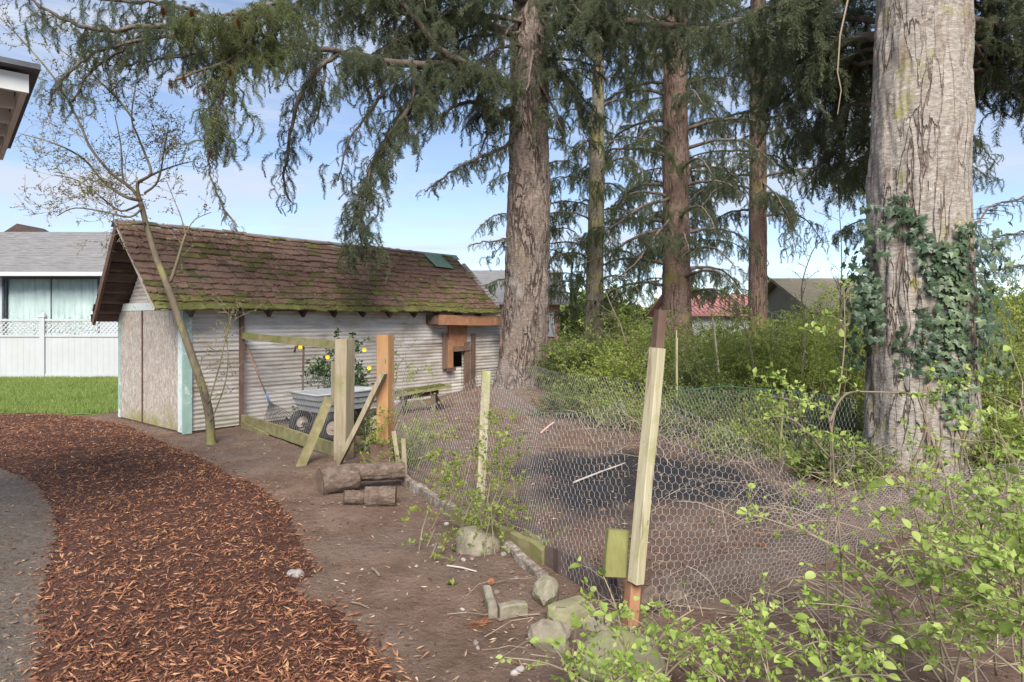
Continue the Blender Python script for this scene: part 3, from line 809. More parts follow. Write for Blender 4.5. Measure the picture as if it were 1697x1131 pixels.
def neighbour_house():
    HYD = 22.5
    x0, x1 = -24.0, (178 - CX) / F_PX * HYD
    ze = EYE + (531 - 457) / F_PX * HYD
    root = thing('neighbour_house', 'pale grey neighbour house with grey shingle roof and wide curtained window', 'house', (-17, HYD, 0))
    wx0, wx1 = (4 - CX) / F_PX * HYD, (165 - CX) / F_PX * HYD
    wz0, wz1 = .95, ze - .06
    m = MB()
    m.box((x0, HYD, -.1), (wx0, HYD + .2, ze)); m.box((wx1, HYD, -.1), (x1 + .9, HYD + .2, ze))
    m.box((wx0, HYD + .001, -.1), (wx1, HYD + .199, wz0)); m.box((wx0, HYD + .001, wz1), (wx1, HYD + .199, ze))
    m.box((x1 + .7, HYD + .201, -.1), (x1 + .9, HYD + 8, ze)); m.box((x0, HYD + 7.8, -.1), (x1 + .699, HYD + 8, ze))
    m.box((x0, HYD + 1.6, .3), (x1 + .69, HYD + 1.7, ze - .05))
    m.build('wall', MT['house_wall'], root)
    window(root, wx0, wx1, wz0, wz1, HYD + .02, 2)
    yr = HYD + 4.0; zr = EYE + (531 - 381) / F_PX * (yr)
    zr = EYE + (531 - 385) / F_PX * yr
    e0 = HYD - .5
    r = MB()
    xr = x1 + .55 + .6
    r.hexa([(x0, e0, ze - .02), (xr, e0, ze - .02), (xr, yr, zr - .12), (x0, yr, zr - .12), (x0, e0, ze + .10), (xr, e0, ze + .10), (xr, yr, zr), (x0, yr, zr)])
    r.hexa([(x0, yr + .001, zr - .12), (xr, yr + .001, zr - .12), (xr, yr + 4.6, ze - .02), (x0, yr + 4.6, ze - .02), (x0, yr + .001, zr), (xr, yr + .001, zr), (xr, yr + 4.6, ze + .10), (x0, yr + 4.6, ze + .10)])
    rf = r.build('roof', MT['house_roof'], root)
    # shingle courses stand a little proud of each other
    nc = 17
    for k in range(nc):
        t0 = k / nc; t1 = (k + 1) / nc
        ya, yb = e0 + (yr - e0) * t0, e0 + (yr - e0) * t1
        za, zb = ze + .103 + (zr - ze - .10) * t0, ze + .103 + (zr - ze - .10) * t1
        c = MB(); c.hexa([(x0, ya, za), (xr - .01, ya, za), (xr - .01, yb, zb), (x0, yb, zb), (x0, ya, za + .028), (xr - .01, ya, za + .028), (xr - .01, yb, zb + .004), (x0, yb, zb + .004)])
        c.build('shingle_course', MT['house_roof'], rf)
    MB().box((x0, e0 - .11, ze - .05), (xr, e0 - .002, ze + .085)).build('gutter', MT['gutter'], root)
    v = W(28, 378, yr + .4)
    m = MB(); m.add([(v.x - .75, v.y, v.z - .3), (v.x + .75, v.y, v.z - .3), (v.x, v.y, v.z + .18), (v.x - .75, v.y + 1.6, v.z - .3), (v.x + .75, v.y + 1.6, v.z - .3), (v.x, v.y + 1.6, v.z + .18)],
                    [(0, 1, 2), (5, 4, 3), (0, 2, 5, 3), (1, 4, 5, 2), (0, 3, 4, 1)])
    m.build('dormer_vent', MT['dark_wood'], rf)
neighbour_house()

# ------------------------------------------------------------------ eave of the near house, top left
def near_eave():
    c = W(48, 154, 3.8); zb = c.z
    d1 = Vector((-1.38, 1.6, 0)).normalized(); d2 = Vector((-d1.y, d1.x, 0)); d2 = Vector((-1.6, -1.38, 0)).normalized()
    root = thing('house_eave', 'pale fascia and rafters of the house eave at the top left corner', 'house eave', (c.x - 1.2, c.y, 0))
    zt = zb + .105
    MB().bar(c + d1 * .02 + Vector((0, 0, .0525)), c + d2 * 3 + d1 * .02 + Vector((0, 0, .0525)), .03, .105).build('fascia', MT['fascia'], root)
    MB().bar(c + d1 * .04 + d2 * .02 + Vector((0, 0, .05)), c + d1 * 2.15 + d2 * .02 + Vector((0, 0, .05)), .03, .09).build('fascia', MT['fascia'], root)
    MB().bar(c + d1 * 1.08 + d2 * 1.5 + Vector((0, 0, .125)), c + d1 * 1.08 + d2 * 1.5 + Vector((0, 0, .155)), 2.3, 3.1, up=tuple(d2)).build('roof', MT['roof_edge'], root)
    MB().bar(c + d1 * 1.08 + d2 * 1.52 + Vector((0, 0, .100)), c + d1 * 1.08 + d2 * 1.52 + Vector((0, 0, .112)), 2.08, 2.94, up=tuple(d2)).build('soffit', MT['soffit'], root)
    for k in range(5):
        p = c + d1 * (.40 + k * .40) + Vector((0, 0, .045))
        MB().bar(p + d2 * .045, p + d2 * 2.9, .035, .10).build('rafter', MT['fascia'], root)
    w0 = c + d1 * .45 + d2 * .75
    MB().bar(Vector((w0.x, w0.y, -.1)), Vector((w0.x, w0.y, zb - .02)), .12, .12, up=tuple(d2)).build('post', MT['fascia'], root)
near_eave()

# ------------------------------------------------------------------ houses far behind
def far_house(name, label, px0, px1, y0, depth, ze, zr, wall, roof, extra=None):
    x0 = (px0 - CX) / F_PX * y0; x1 = (px1 - CX) / F_PX * y0
    root = thing(name, label, 'house', ((x0 + x1) / 2, y0, 0))
    m = MB(); m.box((x0, y0, -.2), (x1, y0 + depth, ze))
    m.add([(x0, y0, ze + .001), (x0, y0 + depth, ze + .001), (x0, y0 + depth / 2, zr - .08), (x1, y0, ze + .001), (x1, y0 + depth, ze + .001), (x1, y0 + depth / 2, zr - .08)],
          [(0, 2, 1), (3, 4, 5), (0, 3, 5, 2), (1, 2, 5, 4)])
    wl = m.build('wall', MT[wall], root)
    a = .4
    r = MB(); sl = (zr - ze) / (depth / 2)
    r.hexa([(x0 - a, y0 - a, ze - a * sl), (x1 + a, y0 - a, ze - a * sl), (x1 + a, y0 + depth / 2, zr), (x0 - a, y0 + depth / 2, zr),
            (x0 - a, y0 - a, ze - a * sl + .12), (x1 + a, y0 - a, ze - a * sl + .12), (x1 + a, y0 + depth / 2, zr + .12), (x0 - a, y0 + depth / 2, zr + .12)])
    yb = y0 + depth / 2 + .001
    r.hexa([(x0 - a, yb, zr), (x1 + a, yb, zr), (x1 + a, y0 + depth + a, ze - a * sl), (x0 - a, y0 + depth + a, ze - a * sl),
            (x0 - a, yb, zr + .12), (x1 + a, yb, zr + .12), (x1 + a, y0 + depth + a, ze - a * sl + .12), (x0 - a, y0 + depth + a, ze - a * sl + .12)])
    r.build('roof', MT[roof], root)
    return root, x0, x1
h, a, b = far_house('brick_house', 'brick house with grey roof half hidden behind the shed and big trunk', 700, 928, 30, 9, EYE + (531 - 500) / F_PX * 30, EYE + (531 - 452) / F_PX * 34.5, 'brick', 'house_roof')
wx = (912 - CX) / F_PX * 30
MB().box((wx - .35, 29.94, .9), (wx + .2, 29.99, 2.0)).build('window', MT['vinyl'], h)
h, a, b = far_house('red_roof_house', 'white house with salmon red roof beyond the thicket', 1135, 1312, 36, 8, EYE + (531 - 521) / F_PX * 36, EYE + (531 - 492) / F_PX * 40, 'white_wall', 'red_roof')
n = 26
for k in range(n):      # standing seams of the metal roof
    x = a - .3 + (b - a + .6) * k / (n - 1); sl = (EYE + (531 - 492) / F_PX * 40 - (EYE + (531 - 521) / F_PX * 36)) / 4
    z0 = EYE + (531 - 521) / F_PX * 36
    MB().bar((x, 36 - .4, z0 - .4 * sl + .14), (x, 40, z0 + 4 * sl + .14), .03, .05).build('roof_seam', MT['red_roof'], h)
far_house('tan_roof_house', 'house with weathered tan roof behind the bare saplings', 1352, 1560, 26, 7, EYE + (531 - 512) / F_PX * 26, EYE + (531 - 466) / F_PX * 29.5, 'tan_wall', 'tan_roof')

# ------------------------------------------------------------------ far wood that closes the view between the trunks
def far_wood():
    n = 2600; px = rng.uniform(700, 2100, n); Yd = rng.uniform(46, 62, n)
    top = 506 + 14 * np.sin(px * .013) + 10 * np.sin(px * .041 + 1); f = rng.random(n) ** .8
    x = (px - CX) / F_PX * Yd; z = f * (EYE - (top - HY) / F_PX * Yd)
    root = thing('far_trees', 'dark far row of trees and hedges closing the view behind the grove', 'trees', (10, 54, 0)); root['kind'] = 'stuff'
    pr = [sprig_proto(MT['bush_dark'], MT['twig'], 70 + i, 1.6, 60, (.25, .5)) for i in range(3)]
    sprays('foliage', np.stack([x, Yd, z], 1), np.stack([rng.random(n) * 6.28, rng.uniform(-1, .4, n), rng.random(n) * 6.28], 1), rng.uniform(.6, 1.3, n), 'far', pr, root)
far_wood()

# ------------------------------------------------------------------ the shed (local x runs along the long wall, y into the shed)
SC = Vector((-4.75, 9.55, 0)); SANG = math.atan2(.766, .644)
shed = thing('old_shed', 'weathered corrugated metal shed with mossy shake roof and boarded gable doors', 'shed', SC, SANG)
SU = Vector((.644, .766, 0)); SV = Vector((-.766, .644, 0))
def SW(s, y, z): return SC + SU * s + SV * y + Vector((0, 0, z))       # shed space to world
SL, SWD = 6.95, 2.40

def corrugated(name, s0, s1, z0, z1, yoff, side=None, top=None, bow=.006, pitch=.066, amp=.0050):
    """sheet with ridges running along it; side=None long wall, else gable at x=side with y as the run; top(z) clips the run"""
    nz_ = max(4, int((z1 - z0) / pitch * 8)); ns = 9
    zs = np.linspace(z0, z1, nz_ + 1)
    V = []
    ph = random.random() * 6
    for z in zs:
        a, b = (s0, s1) if top is None else top(z)
        for k in range(ns):
            s = a + (b - a) * k / (ns - 1)
            off = yoff - amp * math.sin(2 * math.pi * z / pitch) - bow * math.sin(s * 2.1 + ph + z * 2)
            V.append((s, off, z) if side is None else (side + off, s, z))
    i = (np.arange(nz_)[:, None] * ns + np.arange(ns - 1)[None, :]).ravel()
    return npobj(name, np.array(V), np.stack([i, i + 1, i + ns + 1, i + ns], 1), MT['metal_siding'], shed, True)

rows = [(.02, .66, 0.0), (.60, 1.25, -.010), (1.19, 1.86, -.020)]
cols = [(.087, 2.52), (2.46, 4.84), (4.78, 5.42), (5.42, 5.72), (5.72, 6.95)]
for ci, (a, b) in enumerate(cols):
    if ci == 3:
        corrugated('siding_sheet', a, b, .02, .67, -.002); corrugated('siding_sheet', a, b, 1.0, 1.86, -.018)
        continue
    for (z0, z1, yo) in rows:
        j = random.uniform(-.02, .02)
        corrugated('siding_sheet', a, b, max(.02, z0 + j), z1 + j * .5, yo - (.004 if ci % 2 else 0))
# nail strips: battens seen as darker joints behind the sheets
for s in (.8, 2.49, 4.81, 6.9):
    MB().box((s - .04, .03, .02), (s + .04, .09, 1.80)).build('stud', MT['dark_wood'], shed)
# far gable and rear wall
corrugated('siding_sheet', .02, SWD, .02, 1.80, 0, side=SL)
corrugated('siding_sheet', 0, SL, .02, 1.66, SWD)

# roof planes
RY, RZ = 1.15, 3.10                 # ridge
EYF, EZF = -.30, 1.79               # front eave
EYB, EZB = 2.46, 1.62               # back eave
S0, S1 = -.52, 6.66
def rake_top(z, inset=.06):
    yf = EYF + (z - EZF) / (RZ - EZF) * (RY - EYF) + inset
    yb = EYB - (z - EZB) / (RZ - EZB) * (EYB - RY) - inset
    return max(.01, yf), min(SWD - .01, yb)
corrugated('gable_siding', 0, 0, 1.93, 3.0, .012, side=0.0, top=rake_top)
corrugated('gable_siding', 0, 0, 1.80, 3.0, .0, side=SL, top=rake_top)

def slab(y0, z0, y1, z1, sa, sb, sa1, th, off):
    d = Vector((0, y1 - y0, z1 - z0)).normalized(); nrm = Vector((0, -d.z, d.y));
    if nrm.z < 0: nrm = -nrm
    a = Vector((0, y0, z0)) + nrm * off; b = Vector((0, y1, z1)) + nrm * off; u = nrm * th
    X_ = lambda s: Vector((s, 0, 0))
    return [a + X_(sa), a + X_(sb), b + X_(sb), b + X_(sa1), a + u + X_(sa), a + u + X_(sb), b + u + X_(sb), b + u + X_(sa1)]
r = MB()
r.hexa(slab(EYF + .02, EZF + .02, RY, RZ, S0 + .02, S1, S0 + .02, .012, .022))
roof = r.build('roof', MT['dark_wood'], shed)
r = MB(); r.hexa(slab(EYB, EZB, RY, RZ, S0 + .10, S1, S0, .03, .022)); r.build('roof_slope', MT['shingle'], roof)

# skip sheathing boards under both slopes
for (y0, z0, y1, z1, nb) in ((EYB, EZB, RY, RZ, 9), (EYF, EZF, RY, RZ, 10)):
    for k in range(nb):
        t0 = (k + .04) / nb; t1 = (k + .72 + random.uniform(-.06, .08)) / nb
        ya, za, yb, zb = y0 + (y1 - y0) * t0, z0 + (z1 - z0) * t0, y0 + (y1 - y0) * t1, z0 + (z1 - z0) * t1
        if y0 > y1:     # keep the winding of the back slope outward
            pass
        MB().hexa(slab(ya, za, yb, zb, S0 + .05 + random.uniform(0, .04), S1 - .02, S0 + .05, .018, .002)).build('sheathing_board', MT['dark_wood'], roof)
# rafters with tails on the front wall
for s in [.02 + .605 * k for k in range(12)]:
    if s > 6.6: break
    d = Vector((0, RY - EYF, RZ - EZF)).normalized(); nn = Vector((0, -d.z, d.y))
    p0 = Vector((s, EYF + .03, EZF + .03)) - nn * .085; p1 = Vector((s, RY, RZ)) - nn * .085
    MB().bar(p0, p1, .05, .16, up=tuple(nn)).build('rafter', MT['dark_wood'], roof)
# fly rafters on the gable end
d = Vector((0, RY - EYB, RZ - EZB)).normalized(); nn = Vector((0, d.z, -d.y))
if nn.z < 0: nn = -nn
MB().bar(Vector((S0 + .11, EYB, EZB)) - nn * .03, Vector((S0 + .02, RY + .01, RZ)) - nn * .03, .04, .10, up=tuple(nn)).build('barge_board', MT['brown_wood'], roof)
d = Vector((0, RY - EYF, RZ - EZF)).normalized(); nf = Vector((0, -d.z, d.y))
MB().bar(Vector((S0 + .02, EYF + .03, EZF + .03)) - nf * .02, Vector((S0 + .02, RY - .02, RZ)) - nf * .02, .03, .075, up=tuple(nf)).build('barge_board', MT['osb_grey'], roof)
# ridge flashing
m = MB()
m.hexa([(S0 - .03, RY - .11, RZ - .045), (S1 + .06, RY - .11, RZ - .045), (S1 + .06, RY, RZ + .062), (S0 - .03, RY, RZ + .062), (S0 - .03, RY - .11, RZ - .035), (S1 + .06, RY - .11, RZ - .035), (S1 + .06, RY, RZ + .074), (S0 - .03, RY, RZ + .074)])
m.hexa([(S0 - .03, RY + .001, RZ + .062), (S1 + .06, RY + .001, RZ + .062), (S1 + .06, RY + .10, RZ - .04), (S0 - .03, RY + .10, RZ - .04), (S0 - .03, RY + .001, RZ + .074), (S1 + .06, RY + .001, RZ + .074), (S1 + .06, RY + .10, RZ - .03), (S0 - .03, RY + .10, RZ - .03)])
m.build('ridge_cap', MT['ridge_metal'], roof)

# shakes on the front slope, each its own piece
e_up = Vector((0, RY - EYF, RZ - EZF)); SLEN = e_up.length; e_up.normalize(); e_n = Vector((0, -e_up.z, e_up.y))
NC = 13; EXPO = (SLEN - .03) / NC
shake_me = {}
def shake(w, mossy, var):
    key = (w, mossy, var)
    if key not in shake_me:
        rr = random.Random(w * 31 + var * 7 + mossy)
        a = w / 200 - .004; ln = EXPO * 1.9; tb = .016 + .012 * rr.random(); n = 4
        m = MB(); bot = []; top = []
        for k in range(n + 1):
            x = -a + 2 * a * k / n; y = rr.uniform(-.010, .014)
            bot.append((x, y, rr.uniform(-.002, .002))); top.append((x, y + .004, tb + rr.uniform(-.004, .004)))
        vs_ = bot + top + [(-a, ln, 0), (a, ln, 0), (-a, ln, .004), (a, ln, .004)]
        fs_ = []
        for k in range(n): fs_.append((k, k + 1, n + 2 + k, n + 1 + k))
        q = 2 * n + 2
        fs_.append(tuple([n + 1 + k for k in range(n + 1)] + [q + 3, q + 2])); fs_.append((0, n + 1, q + 2, q)); fs_.append((n, q + 1, q + 3, 2 * n + 1))
        fs_.append(tuple(list(range(n, -1, -1)) + [q, q + 1]))
        m.add(vs_, fs_)
        shake_me[key] = m.mesh('shingle', MT['moss_shingle' if mossy else 'shingle'])
    return shake_me[key]
shakes = []
for c in range(NC + 1):
    s = S0 - .02
    while s < S1:
        w = random.choice((12, 15, 18, 22, 26, 30)); ww = w / 100
        if s + ww > S1 + .05: break
        mossy = c == 0 or (c == 1 and random.random() < .55) or random.random() < (.17 if c < 5 else .09)
        dpos = c * EXPO - .03 + random.uniform(-.024, .018) + .02 * math.sin(s * 1.7 + c)
        o0 = Vector((s + ww / 2, EYF, EZF)) + e_up * dpos + e_n * .052
        yv = (e_up - e_n * (.030 / (EXPO * 1.9))).normalized(); rz = random.uniform(-.055, .055)
        xv = Vector((1, 0, 0)); zv = xv.cross(yv)
        M4 = Matrix.Translation(o0) @ Matrix((xv, yv, zv)).transposed().to_4x4() @ Matrix.Rotation(rz, 4, 'Z') @ Matrix.Rotation(random.uniform(-.015, .035), 4, 'X') @ Matrix.Rotation(random.uniform(-.04, .04), 4, 'Y')
        if c == NC: M4 = M4 @ Matrix.Diagonal((1, .45, 1, 1))
        shakes.append((s, w, mossy, random.randrange(3), M4))
        s += ww
shakes.sort(key=lambda q: q[0])
rest = MB(); restm = MB()
for i, (s, w, mossy, var, M4) in enumerate(shakes):
    me = shake(w, mossy, var)
    if i < 298:
        o = link('shingle', me, roof); o.matrix_local = M4
    else:
        (restm if mossy else rest).add([M4 @ v.co for v in me.vertices], [tuple(p.vertices) for p in me.polygons])
tag(rest.build('shingles', MT['shingle'], roof), kind='stuff')
tag(restm.build('mossy_shingles', MT['moss_shingle'], roof), kind='stuff')
# needle litter lying on the shakes
n = 22000
ss = rng.uniform(S0 + .1, S1 - .05, n); dd = rng.uniform(.05, SLEN - .12, n)
cl = fbm(np.stack([ss * 1.2, dd * 1.2, 0 * ss], 1), 4, 88); k = cl + rng.normal(0, .07, n) > .455
ss, dd = ss[k], dd[k]
Pn = np.array([0, EYF, EZF]) + np.outer(dd, np.array(e_up)) + np.array(e_n) * .082; Pn[:, 0] += ss
Vc, Fc = chips(Pn, .010, .055, (.12, .4), .25, .012, 2.0)
tag(npobj('needle_litter', Vc, Fc, MT['red_litter'], roof), kind='stuff')
# moss cushions along the eave and in the joints
mb = MB()
for _ in range(120):
    c = int(abs(random.gauss(0, 2.6))); s = random.uniform(S0 + .05, S1 - .05)
    if c > 9: continue
    p = Vector((s, EYF, EZF)) + e_up * (c * EXPO + random.uniform(.0, .05)) + e_n * .070
    rx_, ry_, rz_ = random.uniform(.03, .13), random.uniform(.02, .05), random.uniform(.010, .022)
    vs_ = []; nn_ = 7
    for a in range(nn_):
        t_ = 2 * math.pi * a / nn_; q = random.uniform(.7, 1.2)
        vs_.append(p + Vector((1, 0, 0)) * math.cos(t_) * rx_ * q + e_up * math.sin(t_) * ry_ * q)
    for a in range(nn_):
        vs_.append(p.lerp(vs_[a], .6) + e_n * rz_ * random.uniform(.6, 1.1))
    vs_.append(p + e_n * rz_ * 1.2)
    mb.add(vs_, [(a, (a + 1) % nn_, nn_ + (a + 1) % nn_, nn_ + a) for a in range(nn_)] + [(nn_ + a, nn_ + (a + 1) % nn_, 2 * nn_) for a in range(nn_)])
tag(mb.build('moss_cushions', MT['moss'], roof, True), kind='stuff')
# green patch panel near the far end of the ridge
m = MB(); o0 = Vector((5.55, EYF, EZF)) + e_n * .095
m.hexa([o0 + e_up * 1.42 + Vector((.10, 0, 0)), o0 + e_up * 1.40 + Vector((.62, 0, 0)), o0 + e_up * 1.88 + Vector((.52, 0, 0)), o0 + e_up * 1.86,
        o0 + e_up * 1.42 + Vector((.10, 0, 0)) + e_n * .012, o0 + e_up * 1.40 + Vector((.62, 0, 0)) + e_n * .012, o0 + e_up * 1.88 + Vector((.52, 0, 0)) + e_n * .012, o0 + e_up * 1.86 + e_n * .012])
tag(m.build('roof_patch', MT['green_panel'], roof), 'faded green patch panel on the roof')

# gable end: two board doors, trims and corner boards
for y0, y1 in ((.135, 1.415), (1.425, 2.34)):
    dd_ = MB().box((-.035, y0, .03), (-.008, y1, 1.80)).build('door', MT['osb_grey'], shed)
MB().box((-.050, 1.405, .03), (-.0355, 1.435, 1.80)).build('door_batten', MT['rust'], shed)
MB().box((-.042, .10, 1.803), (-.006, 2.36, 1.925)).build('door_header', MT['pale_mint'], shed)
MB().box((-.044, .005, .02), (-.004, .13, 1.80)).build('corner_board', MT['pale_mint'], shed)
MB().box((-.044, -.045, .0), (.085, -.003, 1.80)).build('corner_board', MT['mint'], shed)
MB().box((-.042, 2.345, .02), (-.003, 2.43, 1.90)).build('corner_board', MT['mint'], shed)
MB().box((-.03, .0, -.05), (.0, 2.4, .018)).build('sill', MT['dark_wood'], shed)
MB().box((.02, -.02, -.08), (6.95, .05, .018)).build('sill', MT['dark_wood'], shed)
# header beam and hatch on the far half of the long wall
MB().bar((4.78, -.29, 1.655), (6.62, -.27, 1.635), .05, .20, segs=3, jit=.004).build('header_beam', MT['orange_wood'], shed)
MB().box((4.68, -.285, 1.57), (4.775, -.02, 1.75)).build('beam_block', MT['brown_wood'], shed)
hz = shed
MB().bar((5.28, -.055, 1.28), (5.82, -.055, 1.28), .025, .54).build('hatch_panel', MT['orange_wood'], shed)
MB().bar((5.16, -.075, .66), (5.16, -.075, 1.38), .035, .11, up=(1, 0, 0)).build('hatch_board', MT['brown_wood'], shed)
MB().bar((5.30, -.085, .66), (5.30, -.085, 1.24), .035, .15, up=(1, 0, 0)).build('hatch_board', MT['orange_wood'], shed)
MB().bar((5.80, -.085, .10), (5.80, -.085, 1.18), .035, .15, up=(1, 0, 0)).build('hatch_board', MT['brown_wood'], shed)
MB().bar((6.00, -.075, .22), (6.01, -.075, 1.36), .035, .10, up=(1, 0, 0)).build('hatch_board', MT['brown_wood'], shed)
MB().bar((5.20, -.10, .64), (5.44, -.10, .64), .03, .07).build('hatch_sill', MT['brown_wood'], shed)
MB().bar((5.36, -.105, 1.05), (5.88, -.105, 1.06), .03, .10).build('hatch_board', MT['brown_wood'], shed)

# ------------------------------------------------------------------ gate between shed and pen
FA = SW(.83, -.06, 0); FB = Vector((-1.98, 7.72, 0))
gate = thing('gate_frame', 'weathered post and rail gate panel between the shed wall and the pen', 'gate', (FB.x, FB.y, 0))
def post(m_, base, top, w, h, d2, **k): return MB().bar(base, top, w, h, up=tuple(d2), **k)
gd = (FB - FA).normalized()
post(0, Vector((FA.x, FA.y, -.1)), Vector((FA.x, FA.y, 1.74)), .055, .085, gd).build('wall_post', MT['brown_wood'], gate)
post(0, Vector((FB.x, FB.y, -.25)), Vector((FB.x + .02, FB.y, 1.43)), .16, .19, gd.cross(Vector((0, 0, 1))) + gd * .55, segs=5, jit=.003, ch=.008).build('gate_post', MT['grey_post'], gate)
off = gd.cross(Vector((0, 0, 1))) * .0
MB().bar(FA + gd * .05 + Vector((0, 0, 1.41)), FB - gd * .12 + Vector((0, 0, 1.355)), .04, .10, segs=4, jit=.003).build('top_rail', MT['mossy_board'], gate)
MB().bar(FA + gd * .04 + Vector((0, 0, .12)), FB - gd * .12 + Vector((0, 0, .10)), .045, .16, segs=4, jit=.004).build('bottom_rail', MT['mossy_board'], gate)
fr = gd.cross(Vector((0, 0, 1)));
if fr.y > 0: fr = -fr
MB().bar(FA + gd * .15 + fr * .05 + Vector((0, 0, .06)), FA + gd * 1.15 + fr * .05 + Vector((0, 0, -.02)), .03, .12, segs=3, jit=.004).build('low_board', MT['mossy_board'], gate)
MB().bar(FB - gd * .135 + fr * .04 + Vector((0, 0, .68)), FB - gd * .135 + fr * .04 + Vector((0, 0, 1.16)), .05, .09, up=tuple(gd)).build('cleat', MT['grey_post'], gate)

def hexwire(bot, top, cell, rad, clip=None, wob=.010, name='chicken_wire', parent=None, twist=1.5):
    """hexagonal mesh hung between two 3D polylines of equal length"""
    bot = [Vector(p) for p in bot]; top = [Vector(p) for p in top]
    Ls = [0]
    for i in range(1, len(bot)): Ls.append(Ls[-1] + (Vector((bot[i].x, bot[i].y, 0)) - Vector((bot[i-1].x, bot[i-1].y, 0))).length)
    Hm = max((t_ - b_).length for t_, b_ in zip(top, bot))
    nu = int(Ls[-1] / cell); nv = int(Hm / (cell * .86))
    ba = np.array(bot); ta = np.array(top); Ls = np.array(Ls)
    def P(u, v):
        u = np.clip(u, 0, Ls[-1])
        b = np.stack([np.interp(u, Ls, ba[:, k]) for k in range(3)], 1); t_ = np.stack([np.interp(u, Ls, ta[:, k]) for k in range(3)], 1)
        return b + (t_ - b) * v[:, None]
    segs = []
    U = []; Vv = []
    for r_ in range(nv):
        for c in range(nu):
            x = (c + .5 * (r_ % 2)) * cell
            v0, v1 = (r_ + .33) / nv, (r_ + 1.0) / nv
            v2 = (r_ + 1.33) / nv
            U += [(x, x), (x, x + cell / 2), (x, x - cell / 2)]
            Vv += [(v0, v1), (v1, v2), (v1, v2)]
    U = np.array(U); Vv = np.minimum(np.array(Vv), 1)
    A = P(U[:, 0], Vv[:, 0]); B = P(U[:, 1], Vv[:, 1])
    def disp(p):
        return np.stack([fbm(p * 2.2, 3, 3) - .5, fbm(p * 2.2, 3, 13) - .5, fbm(p * 2.2, 3, 23) - .5], 1) * wob * 4.5 + np.stack([vnoise(p * 45, 5) - .5, vnoise(p * 45, 6) - .5, vnoise(p * 45, 7) - .5], 1) * wob * .35
    A = A + disp(A); B = B + disp(B)
    keep = np.linalg.norm(A - B, axis=1) > 1e-4
    if clip is not None: keep &= clip(A)
    vert = np.array([i % 3 == 0 for i in range(len(U))])
    rr = np.where(vert, rad * twist, rad)[:, None]
    S = np.concatenate([A, B, rr, rr], 1)[keep]
    V_, F_ = tubes_np(S, 3)
    return npobj(name, V_, F_, MT['wire'], parent)

g0 = FA + gd * .1; g1 = FB - gd * .12
hexwire([g0 + Vector((0, 0, .20)), g1 + Vector((0, 0, .18))], [g0 + Vector((0, 0, 1.0)), g1 + Vector((0, 0, .95))], .055, .0011, name='gate_wire', parent=gate, wob=.004)

def brace(label, p0, p1, w, h, mt, up=(0, 0, 1)):
    o = MB().bar(p0, p1, w, h, up=up, segs=4, jit=.004).build('wooden_brace', MT[mt])
    return tag(o, label, 'brace', 'wooden braces propped at the gate post')
b0 = G(497, 772); brace('short grey board propped against the bottom rail left of the gate post', b0 - Vector((0, 0, .04)), W(545, 660, b0.y + .28), .045, .10, 'mossy_board', (1, .6, 0))
b0 = G(562, 768); brace('long pale brace leaning from the grey gate post up to the orange post', b0 + Vector((0, -.12, -.04)), W(636, 618, b0.y - .20), .05, .11, 'grey_post', (.3, 1, .4))

op = Vector((-1.43, 7.42, 0))
o = MB().bar(op + Vector((0, 0, -.2)), op + Vector((.0, 0, 1.485)), .15, .15, up=(.35, 1, 0), segs=5, jit=.003, ch=.008).build('orange_post', MT['orange_post'])
tag(o, 'square orange brown timber post standing right of the grey gate post', 'post')
for i, (bx, by, tx, ty, lb) in enumerate(((664, 790, 652, 715, 'thin dark stake leaning at the foot of the orange post'), (672, 793, 668, 727, 'short split stake right of the orange post foot'))):
    p = G(bx, by); tag(MB().bar(p - Vector((0, 0, .05)), W(tx, ty, p.y + .05), .03, .045, up=(1, .3, 0)).build('wooden_stake', MT['grey_post']), lb, 'stake', 'stakes at the orange post')
p = G(634, 778); tag(MB().bar(p + Vector((-.13, .02, .10)), p + Vector((.13, -.04, .11)), .035, .34, segs=2, jit=.003).build('grey_board', MT['brown_wood']), 'upright grey board at the foot of the orange post', 'board')

# ------------------------------------------------------------------ wire pen
P2 = Vector((-.29, 5.65, 0)); P1 = Vector((.63, 3.6, 0))
post2 = MB().bar(Vector((P2.x, P2.y, -.2)), W(806, 615, 5.68), .038, .075, up=(1, .25, 0), segs=4, jit=.002, ch=.004).build('fence_post', MT['pale_post'])
tag(post2, 'slim pale fence post in the middle of the wire fence', 'fence post')
pole = thing('corner_post', 'tall corner stake with pale mossy board nailed to it holding the wire fence', 'fence post', (P1.x, P1.y, 0))
MB().bar(Vector((.645, 3.62, -.3)), W(1095, 514, 3.66), .055, .05, up=(1, .3, 0), segs=3, jit=.002).build('stake', MT['brown_wood'], pole)
MB().bar(W(1043, 1050, 3.56), W(1050, 955, 3.58), .07, .06, up=(1, .3, 0)).build('stake_foot', MT['orange_wood'], pole)
MB().bar(W(1053, 965, 3.535), W(1089, 577, 3.55), .075, .058, up=(1, .62, 0), segs=4, jit=.002, ch=.005).build('facing_board', MT['pale_post'], pole)
MB().bar(W(1018, 955, 3.60), W(1024, 878, 3.63), .045, .125, up=(1, .25, 0), segs=2, jit=.002, ch=.005).build('side_block', MT['green_post'], pole)
def onground(p, dz=0.0): return Vector((p.x, p.y, gz1(p.x, p.y) + dz))
A_ = Vector((-1.33, 7.35, 0))
def mid(a, b, t_): return a.lerp(b, t_)
wire_l = [A_, mid(A_, P2, .5), P2]; topz = [.95, .80, 1.18]
hexwire([onground(p) for p in wire_l], [Vector((p.x, p.y, z)) for p, z in zip(wire_l, topz)], .052, .00095, name='chicken_wire', wob=.012).name = 'chicken_wire'
tag(bpy.data.objects['chicken_wire'], 'sagging chicken wire between the orange post and the slim pale post', 'wire fence', 'chicken wire runs of the pen')
